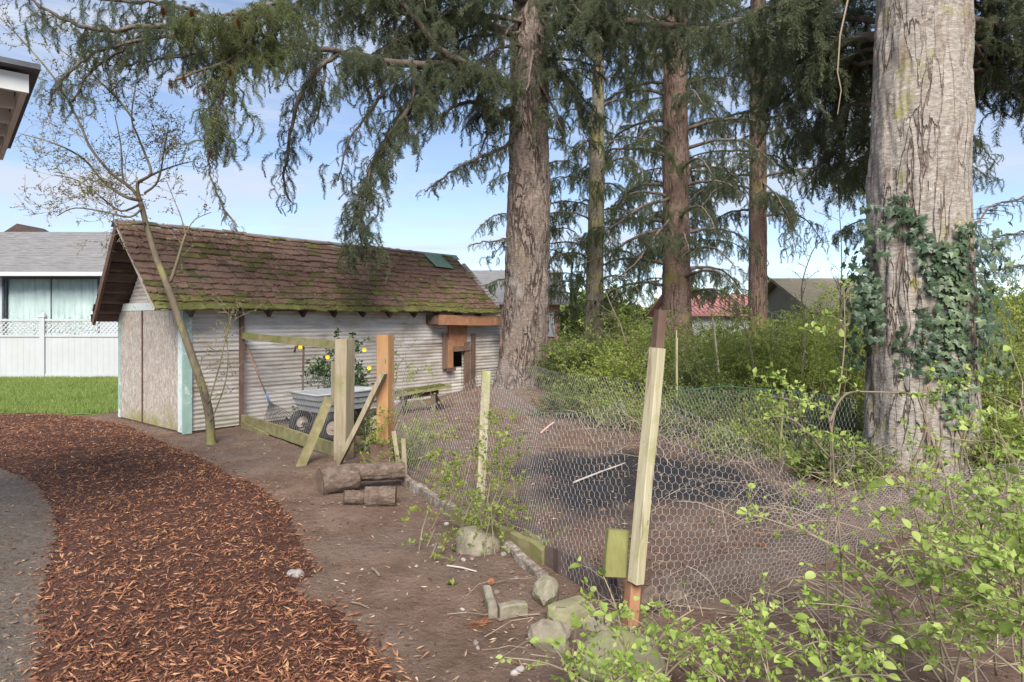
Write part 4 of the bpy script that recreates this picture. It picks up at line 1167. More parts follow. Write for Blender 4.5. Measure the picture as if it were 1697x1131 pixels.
seq = [0, .2, .4, .6, .8, 1]; wl = [mid(P2, P1, q) for q in seq]
wl = [p + Vector((.05 * math.sin(q * 7), .03, 0)) for p, q in zip(wl, seq)]
o = hexwire([onground(p) for p in wl], [Vector((p.x, p.y, z)) for p, z in zip(wl, [1.19, 1.10, 1.04, 1.03, 1.08, 1.22])], .052, .00095)
tag(o, 'chicken wire stretched from the slim pale post to the tall corner post', 'wire fence', 'chicken wire runs of the pen')
wr = [W(1080, 660, 3.62), W(1140, 682, 3.75), W(1220, 722, 3.95), W(1320, 795, 4.25), W(1400, 820, 4.6), W(1500, 800, 5.0), W(1620, 775, 5.2), W(1760, 760, 5.3)]
o = hexwire([onground(p) for p in wr], wr, .052, .00095)
tag(o, 'drooping chicken wire running right from the tall corner post into the brush', 'wire fence', 'chicken wire runs of the pen')
# back run of the pen
bk = [W(812, 632, 12.3), W(860, 668, 11.0), W(960, 705, 9.6), W(1080, 722, 8.6), W(1200, 735, 7.8), W(1320, 770, 6.9), W(1420, 800, 6.0)]
o = hexwire([onground(p) for p in bk], [onground(p, .85) for p in bk], .052, .00095, wob=.014)
tag(o, 'far chicken wire along the back of the pen in front of the thicket', 'wire fence', 'chicken wire runs of the pen')
# bottom boards of the pen
def board(label, a, b, w, h, mt, up=(0, 0, 1)):
    return tag(MB().bar(a, b, w, h, up=up, segs=9, jit=.012).build('edging_board', MT[mt]), label, 'board', 'edging boards along the pen')
board('mossy edging board behind the boulder along the pen', G(752, 862) + Vector((0, 0, .04)), G(905, 935) + Vector((0, 0, .05)), .06, .12, 'mossy_board')
board('brown edging plank ending at the tall corner post', G(905, 936) + Vector((.02, 0, .06)), G(1018, 1002) + Vector((0, 0, .07)), .05, .16, 'dark_wood')
board('rotten white flaking edging board by the stacked logs', G(668, 800) + Vector((0, 0, .03)), G(762, 862) + Vector((0, 0, .03)), .07, .10, 'white_rot')
board('flaking white rotten board lying beside the brown plank', G(842, 905) + Vector((-.02, -.07, .03)), G(903, 958) + Vector((-.02, -.07, .02)), .06, .07, 'white_rot')
board('short mossy offcut lying inside the pen', G(868, 893) + Vector((0, 0, .02)), G(910, 912) + Vector((0, 0, .02)), .07, .06, 'mossy_board')

def bmstone(name, c, r, seed, material, label=None, cat='rock', group=None, sub=3, sharp=.25, rot=0):
    import bmesh
    bm = bmesh.new(); bmesh.ops.create_icosphere(bm, subdivisions=sub, radius=1)
    P_ = np.array([v.co for v in bm.verts])
    k = 1 + .9 * (fbm(P_ * 1.3 + seed * 3.7, 3, seed) - .5) + .35 * (fbm(P_ * 3.6 + seed, 3, seed + 5) - .5)
    P_ = P_ * k[:, None]
    for q in range(int(sharp * 24)):       # flat facets
        rr = np.random.default_rng(seed * 17 + q); nrm = rr.normal(size=3); nrm /= np.linalg.norm(nrm); lim = rr.uniform(.48, .78)
        dd = P_ @ nrm; P_ = P_ - np.outer(np.maximum(dd - lim, 0) * .93, nrm)
    P_ = P_ * np.array(r)
    for v, p in zip(bm.verts, P_): v.co = p
    me = bpy.data.meshes.new(name); bm.to_mesh(me); bm.free()
    me.polygons.foreach_set('use_smooth', [sharp < .3] * len(me.polygons)); me.materials.append(material)
    o = link(name, me); o.location = c; o.rotation_euler = (0, 0, rot)
    return tag(o, label, cat, group) if label else o
def rock_at(px, py, w, h, seed, label, mt='stone', sharp=.25, rot=0, sink=.25, deep=None):
    """px, py is the foot of the stone in the photo, w and h its size in photo pixels"""
    g = G(px, py); k = g.y / F_PX; rx = w * k / 2; rz = h * k / 2
    return bmstone('rock', (g.x, g.y + rx * .35, g.z + rz * (.60 - sink)), (rx, (deep or .8) * rx, rz * 1.25), seed, MT[mt], label, 'rock', 'rocks along the pen edge', sharp=sharp, rot=rot)
rock_at(779, 916, 84, 44, 3, 'large smooth pale boulder beside the leafy sapling', sharp=.12)
rock_at(905, 1000, 66, 62, 5, 'pale angular rock at the back of the rock pile', sharp=.5)
rock_at(907, 1078, 86, 54, 8, 'flat pale rock at the front of the rock pile', sharp=.5)
rock_at(950, 1035, 80, 66, 11, 'dark mossy rock in the middle of the rock pile', 'mossy_stone', .4)
rock_at(990, 1045, 50, 46, 14, 'small brown rock at the foot of the corner post', 'stone', .4)
rock_at(1035, 1128, 150, 84, 17, 'big mossy rock under the leafy shrub in the foreground', 'mossy_stone', .2)
rock_at(1075, 1012, 70, 50, 19, 'brown rough rock right of the corner post', 'log_bark', .5)
rock_at(487, 960, 34, 18, 21, 'grey oblong stone at the edge of the mulch', 'grey_stone', .1)
rock_at(1120, 1000, 70, 46, 23, 'dark brown chunk of rock inside the wire', 'log_bark', .5)
# L shaped concrete remnant
c = G(812, 1022); c2 = G(866, 1022)
cc = thing('concrete_corner', 'broken L shaped piece of mossy concrete curb by the rocks', 'concrete', (c.x, c.y, c.z))
MB().bar(c + Vector((.02, -.02, .03)), G(806, 992) + Vector((0, 0, .035)), .05, .08, segs=4, jit=.005, ch=.008).build('short_arm', MT['stone'], cc)
MB().bar(c + Vector((.05, -.01, .03)), c2 + Vector((.02, .02, .035)), .06, .08, segs=4, jit=.006, ch=.008).build('long_arm', MT['stone'], cc)
# pebbles
pebs = [(725, 888), (723, 902), (718, 905), (729, 909), (768, 930), (782, 928), (720, 935), (700, 897), (766, 1012), (823, 984), (808, 930), (835, 921), (862, 1112), (853, 1118), (788, 1068), (792, 1075), (560, 975), (586, 980), (1440, 1010), (1452, 1018), (1180, 905), (30, 988), (205, 920), (740, 870), (690, 940), (600, 945), (640, 1010), (855, 960)]
for i, (px, py) in enumerate(pebs):
    g = G(px, py); s_ = random.uniform(.010, .026)
    o = bmstone('pebble', (g.x, g.y, g.z + s_ * .3), (s_, s_ * random.uniform(.6, .9), s_ * random.uniform(.5, .75)), 40 + i, MT['pebble'], 'small rounded pebble lying on the bare soil', 'pebble', 'pebbles on the soil', sub=2, sharp=.05, rot=random.random() * 6)
    o.data.polygons.foreach_set('use_smooth', [True] * len(o.data.polygons))

# logs
def log(label, a, b, r, seed, end=True):
    a = Vector(a); b = Vector(b); d = (b - a); L = d.length; d.normalize()
    root = thing('log', label, 'log', ((a + b) / 2)[:], 0, 'cut logs stacked at the pen corner')
    n, m_ = 60, 30
    s = d.cross(Vector((0, 0, 1))).normalized(); u = s.cross(d)
    th = np.linspace(0, 2 * np.pi, n, endpoint=False); tt = np.linspace(0, 1, m_)
    TH, TT = np.meshgrid(th, tt)
    q = np.stack([np.cos(TH) * 3.2, np.sin(TH) * 3.2, TT * L * 4 + seed], -1)
    rad = r * (1 + .20 * (fbm(q * .5, 2, seed) - .5) + .26 * (fbm(q * 3, 3, seed + 1) - .5))
    Pn = np.array(a) + TT[..., None] * L * np.array(d) + rad[..., None] * (np.cos(TH)[..., None] * np.array(s) + np.sin(TH)[..., None] * np.array(u))
    i = (np.arange(m_ - 1)[:, None] * n + np.arange(n)[None, :]).ravel(); j = (np.arange(m_ - 1)[:, None] * n + (np.arange(n)[None, :] + 1) % n).ravel()
    npobj('bark', Pn.reshape(-1, 3), np.stack([i, j, j + n, i + n], 1), MT['log_bark'], root, True)
    for ring, sgn in ((0, -1), (m_ - 1, 1)):
        ce = np.array(a if ring == 0 else b) + np.array(d) * sgn * .006
        Vv = np.concatenate([Pn[ring] + np.array(d) * sgn * .003, ce[None]]); k = np.arange(n)
        f = np.stack([k, (k + 1) % n, np.full(n, n)], 1)
        npobj('cut_end', Vv, f if sgn > 0 else f[:, ::-1], MT['log_end'], root)
    return root
ga = G(540, 818); gb = G(655, 812)
log('thick round log chunk at the left of the log stack', ga + Vector((-.06, .02, .10)), ga + Vector((.24, .20, .12)), .135, 3)
log('long upper log with peeling bark resting on the stack', G(578, 815) + Vector((0, .05, .17)), gb + Vector((.06, .1, .17)), .085, 6)
log('short lower log with a cut end facing left', G(570, 836) + Vector((0, 0, .06)), G(608, 836) + Vector((0, .02, .06)), .060, 9)
log('split lower log under the peeling one', G(600, 840) + Vector((.02, .03, .08)), G(655, 838) + Vector((0, .03, .075)), .085, 12)

# pine cones on the soil
def pinecone(p, ln, r, az, name='pine_cone', parent=None):
    d = Vector((math.cos(az), math.sin(az), .1)) if parent is None else Vector((.1, .1, -1)); d.normalize()
    s = d.cross(Vector((0, 0, 1)) if abs(d.z) < .9 else Vector((1, 0, 0))).normalized(); u = s.cross(d); m = MB()
    for k in range(9):
        t_ = k / 8; c = p + d * ln * (t_ - .5); rr = r * math.sin(math.pi * (.12 + .80 * t_)) ** .7
        for j in range(7):
            a = j * 2 * math.pi / 7 + k * .45
            o_ = s * math.cos(a) + u * math.sin(a); q = s * -math.sin(a) + u * math.cos(a)
            m.add([c, c + o_ * rr * .7 + q * rr * .38, c + o_ * rr * 1.15 + d * ln * .05, c + o_ * rr * .7 - q * rr * .38, c + o_ * rr * .5 + d * ln * .07], [(0, 1, 4), (1, 2, 4), (2, 3, 4), (3, 0, 4)])
    return m.build(name, MT['cone'], parent)
for i, (px, py) in enumerate(((802, 1036), (815, 916), (814, 969), (787, 1041), (1264, 908))):
    g = G(px, py); tag(pinecone(g + Vector((0, 0, .018)), .075, .020, 1.1 + i * 1.7), 'brown pine cone lying on the bare soil', 'pine cone', 'pine cones on the soil')

# sticks
def stick(label, a, b, r, mt): return tag(MB().tube([a, a.lerp(b, .5) + Vector((0, 0, .006)), b], [r, r * .9, r * .7], 6).build('stick', MT[mt]), label, 'stick')
stick('short pink stick standing higher on the pen slope', G(923, 685) + Vector((0, 0, .0)), W(936, 665, G(923, 685).y - .02), .014, 'pink_stick')
stick('short pink orange stick lying lower in the pen', G(896, 718) + Vector((0, 0, .0)), W(918, 700, G(896, 718).y - .02), .014, 'pink_stick')
stick('long thin pale stick on the dark soil of the pen', G(951, 803) + Vector((0, 0, .02)), G(1036, 775) + Vector((0, 0, .05)), .010, 'bare_stick')
stick('dark fallen stick at the edge of the mulch', G(583, 1001) + Vector((0, 0, .01)), G(612, 1011) + Vector((0, 0, .01)), .006, 'twig')
stick('thin tan twig lying in front of the boulder', G(741, 940) + Vector((0, 0, .01)), G(790, 950) + Vector((0, 0, .01)), .006, 'bare_stick')
stick('bent dark root piece lying near the logs', G(617, 945) + Vector((0, 0, .01)), G(628, 957) + Vector((0, 0, .015)), .010, 'twig')
# ------------------------------------------------------------------ wagon
def wagon():
    c = Vector((-2.50, 9.42, 0)); ang = SANG
    root = thing('garden_wagon', 'grey metal garden wagon with black tyres parked behind the gate', 'wagon', c, ang)
    def L(x, y, z): return (x, y, z)
    z0, z1 = .39, .64; a0, b0, a1, b1 = .46, .26, .55, .33
    m = MB(); th = .012
    o_ = [(-a0, -b0, z0), (a0, -b0, z0), (a0, b0, z0), (-a0, b0, z0), (-a1, -b1, z1), (a1, -b1, z1), (a1, b1, z1), (-a1, b1, z1)]
    i_ = [(-a0 + th, -b0 + th, z0 + th), (a0 - th, -b0 + th, z0 + th), (a0 - th, b0 - th, z0 + th), (-a0 + th, b0 - th, z0 + th), (-a1 + th, -b1 + th, z1), (a1 - th, -b1 + th, z1), (a1 - th, b1 - th, z1), (-a1 + th, b1 - th, z1)]
    m.add(o_ + i_, [(3, 2, 1, 0), (0, 1, 5, 4), (1, 2, 6, 5), (2, 3, 7, 6), (3, 0, 4, 7), (8, 9, 10, 11), (9, 8, 12, 13), (10, 9, 13, 14), (11, 10, 14, 15), (8, 11, 15, 12),
                    (4, 5, 13, 12), (5, 6, 14, 13), (6, 7, 15, 14), (7, 4, 12, 15)])
    tub = m.build('tub', MT['wagon'], root)
    for f in (.34, .67):        # pressed ribs round the sides
        aa, bb, zz = a0 + (a1 - a0) * f + .006, b0 + (b1 - b0) * f + .006, z0 + (z1 - z0) * f
        r_ = MB(); pts = [(-aa, -bb, zz), (aa, -bb, zz), (aa, bb, zz), (-aa, bb, zz), (-aa, -bb, zz)]
        for k in range(4): r_.bar(pts[k], pts[k + 1], .008, .010)
        r_.build('rib', MT['steel'], tub)
    r_ = MB(); pts = [(-a1, -b1, z1), (a1, -b1, z1), (a1, b1, z1), (-a1, b1, z1), (-a1, -b1, z1)]
    for k in range(4): r_.tube([pts[k], pts[k + 1]], .013, 6)
    r_.build('rim_roll', MT['wagon'], tub, True)
    ch = MB(); ch.bar((-.42, 0, .36), (.42, 0, .36), .05, .05)
    for x in (-.36, .36):
        ch.bar((x, -.31, .185), (x, .31, .185), .03, .03); ch.bar((x, -.12, .19), (x * .8, -.05, .37), .03, .02); ch.bar((x, .12, .19), (x * .8, .05, .37), .03, .02)
    ch.build('chassis', MT['steel'], root)
    MB().tube([(-.36, 0, .20), (-.62, 0, .18), (-.80, .02, .34)], .014, 6).build('handle', MT['steel'], root)
    for x in (-.36, .36):
        for y in (-.36, .36):
            n, k_ = 22, 8; R0, r0 = .135, .052; vs_ = []; fs_ = []
            for i in range(n):
                a = 2 * math.pi * i / n
                for j in range(k_):
                    b = 2 * math.pi * j / k_; rr = R0 + r0 * math.cos(b) * 1.0 + (.004 if i % 2 else 0)
                    vs_.append((x + rr * math.cos(a), y + r0 * math.sin(b) * 1.05, .190 + rr * math.sin(a)))
            for i in range(n):
                for j in range(k_):
                    fs_.append((i * k_ + j, ((i + 1) % n) * k_ + j, ((i + 1) % n) * k_ + (j + 1) % k_, i * k_ + (j + 1) % k_))
            m = MB(); m.add(vs_, fs_); ty = m.build('wheel', MT['rubber'], root, True)
            rm = MB(); s_ = 1 if y > 0 else -1
            rm.tube([(x, y - .030, .190), (x, y + .030, .190)], .098, 18); rm.tube([(x, y - .045, .190), (x, y + .045, .190)], .028, 10)
            rm.build('hub', MT['rim'], ty)
wagon()

# rake leaning on the shed wall
def rake():
    top = SW(.90, -.05, 1.28); bot = SW(1.16, -.22, .46)
    foot = bot + (bot - top).normalized() * .45
    root = thing('leaf_rake', 'leaf rake with wooden handle leaning on the corrugated wall', 'rake', (foot.x, foot.y, 0))
    MB().tube([top, bot], .013, 7).build('handle', MT['orange_wood'], root, True)
    MB().tube([bot - (bot - top).normalized() * .05, bot + (bot - top).normalized() * .12], .019, 7).build('socket', MT['blue_plastic'], root, True)
    d = (bot - top).normalized(); s = SU - d * SU.dot(d); s.normalize(); b = bot + d * .10
    for k in range(15):
        t_ = (k - 7) / 7
        e = b + d * (.40 - .06 * t_ * t_) + s * t_ * .27
        MB().tube([b, b.lerp(e, .5) + s * t_ * .02, e, e + d * .02 + Vector((.02, -.025, -.02))], .004, 4).build('tine', MT['steel'], root)
    MB().tube([b + d * .2 - s * .135, b + d * .2 + s * .135], .005, 4).build('spreader', MT['steel'], root)
rake()

def standpipe():
    b = W(500, 690, 10.25); b.z = 0
    root = thing('water_standpipe', 'rusty standpipe with hose bib and yellow tag before the shed wall', 'standpipe', b)
    MB().tube([b + Vector((0, 0, -.1)), b + Vector((.03, 0, 1.20))], .016, 8).build('pipe', MT['rust'], root, True)
    t_ = b + Vector((.03, 0, 1.20))
    MB().tube([t_, t_ + Vector((0, 0, .035)), t_ + Vector((-.05, -.01, .05)), t_ + Vector((-.12, -.02, .04)), t_ + Vector((-.135, -.02, -.05))], [.018, .02, .018, .017, .015], 8).build('spout', MT['rust'], root, True)
    MB().tube([t_ + Vector((-.045, -.01, .05)), t_ + Vector((-.045, -.01, .11))], .008, 6).build('valve_stem', MT['rust'], root)
    MB().bar(t_ + Vector((-.07, -.03, .03)), t_ + Vector((-.01, -.03, .03)), .012, .05).build('tag', MT['yellow'], root)
standpipe()

def sawhorse():
    c = W(695, 645, 11.3); g = gz1(c.x, 11.3)
    root = thing('sawhorse_bench', 'low sawhorse bench with a mossy plank on top by the shed wall', 'bench', (c.x, 11.3, g))
    a = W(652, 655, 11.2); b = W(742, 640, 11.9)
    MB().bar(a, b, .24, .05, segs=5, jit=.008).build('plank', MT['mossy_board'], root)
    MB().bar(a + Vector((.02, -.02, .042)), a.lerp(b, .9) + Vector((0, -.02, .040)), .17, .03, segs=6, jit=.008).build('moss', MT['moss'], root)
    MB().bar(a.lerp(b, .12) - Vector((0, 0, .07)), a.lerp(b, .8) - Vector((0, 0, .07)), .08, .08).build('beam', MT['dark_wood'], root)
    for f in (.2, .72):
        p = a.lerp(b, f) - Vector((0, 0, .08))
        for s_ in (-1, 1):
            q = p + Vector((.10 * s_ * .6 + (f - .45) * .35, .22 * s_, 0)); q.z = gz1(q.x, q.y) - .03
            MB().bar(p, q, .035, .08, up=(1, 0, 0)).build('leg', MT['dark_wood'], root)
sawhorse()

# ------------------------------------------------------------------ trees
def make_trunk(name, pts, n, rows, amp, fr, mt, parent, seed=1, bulge=.0):
    """pts: (x, y, z, radius) from foot to top; bark relief is real geometry"""
    P_ = np.array(pts, float); zz = np.linspace(P_[0, 2], P_[-1, 2], rows)
    cx = np.interp(zz, P_[:, 2], P_[:, 0]); cy = np.interp(zz, P_[:, 2], P_[:, 1]); rr = np.interp(zz, P_[:, 2], P_[:, 3])
    for _ in range(3):      # soften the kinks
        for a in (cx, cy, rr): a[1:-1] = (a[:-2] + 2 * a[1:-1] + a[2:]) / 4
    th = np.linspace(0, 2 * np.pi, n, endpoint=False)
    TH, ZZ = np.meshgrid(th, zz); RR = rr[:, None] * np.ones_like(TH)
    q = np.stack([np.cos(TH) * RR * fr, np.sin(TH) * RR * fr, ZZ * fr * .22], -1)
    wv = np.stack([q[..., 0] + 1.2 * fbm(q * .8, 2, seed + 9), q[..., 1] + 1.2 * fbm(q * .8, 2, seed + 19), q[..., 2]], -1)
    ridge = 1 - np.abs(fbm(wv, 3, seed) - .5) * 4
    big = fbm(np.stack([np.cos(TH) * 1.3, np.sin(TH) * 1.3, ZZ * 1.1], -1), 3, seed + 30) - .5
    rad = RR + amp * (.5 - np.clip(ridge, -1, 1)) + bulge * big * RR
    foot = P_[0, 2]
    flare = np.exp(-(ZZ - foot) / .35) * (fbm(np.stack([np.cos(TH) * 2.0, np.sin(TH) * 2.0, 0 * ZZ + seed], -1), 2, seed) - .35)
    rad = rad + RR * .45 * flare
    V_ = np.stack([cx[:, None] + rad * np.cos(TH), cy[:, None] + rad * np.sin(TH), ZZ], -1).reshape(-1, 3)
    i = (np.arange(rows - 1)[:, None] * n + np.arange(n)[None, :]).ravel(); j = (np.arange(rows - 1)[:, None] * n + (np.arange(n)[None, :] + 1) % n).ravel()
    return npobj(name, V_, np.stack([i, j, j + n, i + n], 1), MT[mt], parent, True)

class Conifer:
    def __init__(self, root, mt, full=.35, size=1.15): self.full = full; self.size = size; self.root = root; self.mt = mt; self.st = []; self.seg = []
    def branch(self, pts, r0, r1=.012, mt='limb_bark', sides=8):
        pts = [Vector(p) for p in pts]; out = []
        for k in range(len(pts) - 1):       # Catmull-Rom
            p0, p1, p2, p3 = pts[max(k - 1, 0)], pts[k], pts[k + 1], pts[min(k + 2, len(pts) - 1)]
            for s in range(5):
                t_ = s / 5
                out.append(.5 * ((2 * p1) + (p2 - p0) * t_ + (2 * p0 - 5 * p1 + 4 * p2 - p3) * t_ ** 2 + (-p0 + 3 * p1 - 3 * p2 + p3) * t_ ** 3))
        out.append(pts[-1]); n = len(out)
        out = [p + Vector((random.uniform(-1, 1), random.uniform(-1, 1), random.uniform(-1, 1))) * .018 if 0 < i < n - 1 else p for i, p in enumerate(out)]
        MB().tube(out, [r0 + (r1 - r0) * (i / (n - 1)) ** .8 for i in range(n)], sides).build('branch', MT[mt], self.root, True)
        return out
    def bough(self, pts, r0, side=.8, hang=.5, ds=.20, dens=.10, start=.12, twig=.11, wid=.022, r1=.012, wood=True, droop=1.0, tipside=.45, flat=0.0):
        """limb with side branchlets; strands of twigs hang from them"""
        line = self.branch(pts, r0, r1) if wood else [Vector(p) for p in pts]
        A = np.array(line); seg = np.linalg.norm(np.diff(A, axis=0), axis=1); cum = np.concatenate([[0], np.cumsum(seg)]); T = cum[-1]
        u = start * T
        while u < T:
            f = u / T
            p = np.array([np.interp(u, cum, A[:, k]) for k in range(3)]); p2 = np.array([np.interp(min(u + .05, T), cum, A[:, k]) for k in range(3)])
            d = p2 - p; d /= np.linalg.norm(d) + 1e-6
            sd = np.array([-d[1], d[0], 0]); nl = np.linalg.norm(sd)
            sd = sd / nl if nl > .25 else np.array([math.cos(u * 9), math.sin(u * 9), 0])
            for sg in (-1, 1):
                if random.random() < .12: continue
                L = side * random.uniform(.45, 1.15) * (1 - (1 - tipside) * f)
                dv = sd * sg + d * random.uniform(.2, .9) + np.array([random.gauss(0, .3), random.gauss(0, .3), random.uniform(-.45, .1)]); dv /= np.linalg.norm(dv)
                m_ = max(1, int(L / dens)); q = p.copy(); prev = p.copy()
                for k in range(m_):
                    dv2 = dv + np.array([0, 0, -.12 * k]); dv2 /= np.linalg.norm(dv2); q = q + dv2 * dens
                    self.seg.append((*prev, *q, max(.003, .009 * (1 - k / m_)), max(.002, .009 * (1 - (k + 1) / m_)))); prev = q.copy()
                    hl = hang * random.uniform(.35, 1.2) * (.6 + .4 * k / m_)
                    dd = dv2 * random.uniform(.3, 1.0) + np.array([random.gauss(0, .45), random.gauss(0, .45), random.gauss(-.15, .2)])
                    for _r in range(2 if random.random() < self.full else 1):
                        jj = np.array([random.gauss(0, .03), random.gauss(0, .03), random.gauss(0, .02)])
                        dd = dv2 * random.uniform(.3, 1.0) + np.array([random.gauss(0, .5), random.gauss(0, .5), random.gauss(-.15, .2)])
                        self.st.append((*(q + jj), *dd, hl * random.uniform(.8, 1.1), droop * random.uniform(.6, 1.4), twig, wid, flat))
            u += ds * random.uniform(.7, 1.3)
    def emit(self, key='a', more=1.0):
        S = np.array(self.st); n = len(S); rg = np.random.default_rng(n)
        d0 = S[:, 3:6]; yaw = np.arctan2(d0[:, 1], d0[:, 0]) + rg.normal(0, .3, n)
        pit = np.clip(-np.arctan2(d0[:, 2], np.hypot(d0[:, 0], d0[:, 1])) * .6, -.5, .9)
        rot = np.stack([rg.normal(0, .35, n), pit, yaw], 1)
        fo = sprays('foliage', S[:, 0:3], rot, np.clip(S[:, 6] / .5 * self.size, .25, 2.2), key, FROND[key], self.root)
        if self.seg:
            V_, F_ = tubes_np(np.array(self.seg), 3)
            fo2 = npobj('branchlets', V_, F_, MT['limb_bark'], self.root); fo2['kind'] = 'stuff'
        self.st = []; self.seg = []
        return n

FROND = {k: [frond_proto(MT[m], 10 + i, .5, dr) for i, dr in enumerate((1.0, 1.3, .8, 1.15))] for k, m in (('a', 'needle_a'), ('lit', 'needle_lit'), ('b', 'needle_b'), ('c', 'needle_c'))}
SPRIG = {k: [sprig_proto(MT[m], MT['twig'], 30 + i, .26, 18, ls) for i in range(4)] for k, m, ls in (('bush_leaf', 'bush_leaf', (.02, .048)), ('bush_dark', 'bush_dark', (.02, .05)), ('glossy_leaf', 'glossy_leaf', (.03, .065)), ('leaf', 'leaf', (.028, .055)))}
NTRI = {}
# --- big spruce beside the shed
rootA = thing('spruce_tree', 'big spruce with thick furrowed trunk beside the shed and drooping boughs over its roof', 'tree', (.25, 13.9, .2))
ya = 13.9
tr = [(862, 655, .62), (864, 630, .58), (868, 590, .52), (871, 540, .485), (874, 440, .455), (876, 330, .44), (877, 220, .42), (878, 120, .40), (880, 0, .37), (884, -260, .30), (886, -700, .18)]
make_trunk('trunk', [((px - CX) / F_PX * ya, ya, EYE - (py - HY) / F_PX * ya, r) for px, py, r in tr], 120, 330, .05, 9.0, 'bark_a', rootA, 3, .10)
A = Conifer(rootA, MT['needle_a'])
B_ = lambda *p: [W(*q) for q in p]
A.bough(B_((860, 150, 13.7), (795, 118, 12.4), (735, 88, 11.6), (690, 35, 11.2), (640, -20, 10.8), (560, -80, 10.3)), .13, .9, .55)
A.bough(B_((862, 148, 13.6), (760, 112, 12.0), (660, 106, 10.9), (560, 86, 10.1), (470, 74, 9.4), (420, 70, 8.9)), .11, 1.0, .60, ds=.15)
A.bough(B_((855, 60, 13.7), (780, 32, 13.0), (690, 26, 12.3), (600, 0, 11.6), (520, -20, 11)), .10, 1.1, .55, ds=.17)
A.bough(B_((870, 0, 13.6), (700, -40, 11.5), (560, -30, 10.2), (450, 0, 9.3)), .10, 1.1, .60, ds=.17)
A.bough(B_((862, 210, 13.5), (820, 180, 12.9), (770, 170, 12.5), (735, 190, 12.2), (700, 225, 12.0)), .06, .7, .55)
A.bough(B_((735, 122, 11.8), (688, 168, 11.3), (655, 212, 11.0), (622, 262, 10.8), (603, 320, 10.6), (598, 380, 10.5), (600, 425, 10.5)), .055, .68, .52, ds=.075, dens=.08, tipside=.5, droop=1.4)
A.bough(B_((640, 150, 10.9), (610, 190, 10.7), (575, 240, 10.5), (560, 300, 10.4)), .03, .55, .45, ds=.13)
A.bough(B_((690, 120, 11.5), (680, 180, 11.3), (672, 240, 11.2)), .03, .5, .40, ds=.13, droop=1.4)
A.bough(B_((560, 90, 10.1), (520, 120, 9.8), (490, 180, 9.6), (478, 250, 9.5), (470, 300, 9.5), (482, 335, 9.5)), .04, .55, .42, ds=.11, dens=.09, tipside=.35, droop=1.4)
A.bough(B_((540, 95, 10.0), (535, 150, 9.9), (520, 210, 9.8)), .03, .5, .4, ds=.13)
A.bough(B_((850, 236, 13.5), (810, 255, 12.9), (770, 272, 12.5), (730, 298, 12.2), (705, 318, 12.0)), .04, .60, .42, ds=.12)
A.bough(B_((852, 170, 13.5), (825, 200, 13.0), (800, 240, 12.8), (790, 270, 12.7)), .035, .5, .4, ds=.13)
A.bough(B_((848, 392, 13.4), (822, 400, 12.9), (795, 402, 12.6), (776, 408, 12.5)), .018, .32, .20, ds=.10, dens=.09)
A.bough(B_((905, 50, 13.6), (1000, 33, 12.8), (1090, 42, 12.1), (1190, 52, 11.6), (1260, 82, 11.2), (1300, 120, 11)), .10, 1.0, .55, ds=.16)
A.bough(B_((890, 10, 13.6), (980, -10, 12.6), (1080, -20, 11.8), (1200, 0, 11.2)), .08, 1.1, .6, ds=.17)
A.bough(B_((905, 98, 13.6), (950, 100, 13.1), (1000, 112, 12.7)), .04, .55, .50, ds=.14)
A.bough(B_((884, 80, 13.4), (880, 110, 12.8), (876, 140, 12.5), (872, 150, 12.3)), .04, .45, .25, ds=.09, dens=.08)
def reach(T, tpx, tY, targets, r0=.05, side=.8, hang=.6, ds=.19, rise=60, start=.42):
    """boughs from the trunk out to places in the crown"""
    for (px, py, Y) in targets:
        a = W(tpx, py - rise - random.uniform(0, 40), tY); c = W(px, py, Y); m_ = a.lerp(c, .55) + Vector((0, 0, .12 * (c - a).length))
        T.bough([a, a.lerp(m_, .5) + Vector((0, 0, .05)), m_, c], r0, side, hang, ds=ds, start=start, dens=.10)
reach(A, 872, 13.7, [(470, 15, 10), (550, 40, 10.5), (620, 55, 11), (600, 105, 10.8), (680, 70, 12), (740, 60, 12.5), (765, 140, 12.3), (815, 100, 13), (800, 195, 12.6), (700, 0, 11), (520, -10, 11), (640, 25, 13), (730, 25, 14.5), (780, 85, 15), (560, 125, 12.5), (650, 150, 12.5), (480, 60, 12)])
reach(A, 882, 13.7, [(930, 30, 12.6), (965, 90, 12.8), (1000, 70, 12), (1040, 55, 12), (1065, 110, 12.4), (960, 165, 13), (930, 120, 13), (1000, 200, 13.5), (930, 215, 13.2), (1130, 60, 12.5), (1180, 30, 12)])
for k in range(4):      # unseen boughs added above the frame to block skylight
    a = random.random() * 6.28; z = random.uniform(8.6, 12.5); L = random.uniform(2.2, 3.6)
    b = Vector((.3, 13.9, z)); dv = Vector((math.cos(a), math.sin(a), 0))
    A.bough([b + dv * .3, b + dv * L * .5 + Vector((0, 0, .1)), b + dv * L + Vector((0, 0, -.5))], .09, .9, .5, ds=.3)
NTRI['A'] = A.emit()
# the near boughs at the left, sunlight painted into their lighter needle colour
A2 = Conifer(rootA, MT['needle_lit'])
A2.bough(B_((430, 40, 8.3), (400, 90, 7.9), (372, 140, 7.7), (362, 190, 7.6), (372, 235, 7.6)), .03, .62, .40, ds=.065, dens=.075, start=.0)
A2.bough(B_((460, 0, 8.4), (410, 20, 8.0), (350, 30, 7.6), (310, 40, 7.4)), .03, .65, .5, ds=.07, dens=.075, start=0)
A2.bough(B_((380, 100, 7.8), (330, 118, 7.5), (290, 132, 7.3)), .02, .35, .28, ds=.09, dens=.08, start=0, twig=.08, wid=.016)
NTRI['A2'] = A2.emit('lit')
A3 = Conifer(rootA, MT['needle_a'])
A3.bough(B_((420, 70, 8.9), (340, 50, 8.3), (250, 45, 7.9), (160, 50, 7.6), (90, 25, 7.4), (40, -10, 7.3)), .05, .62, .42, ds=.11, dens=.09, start=0)
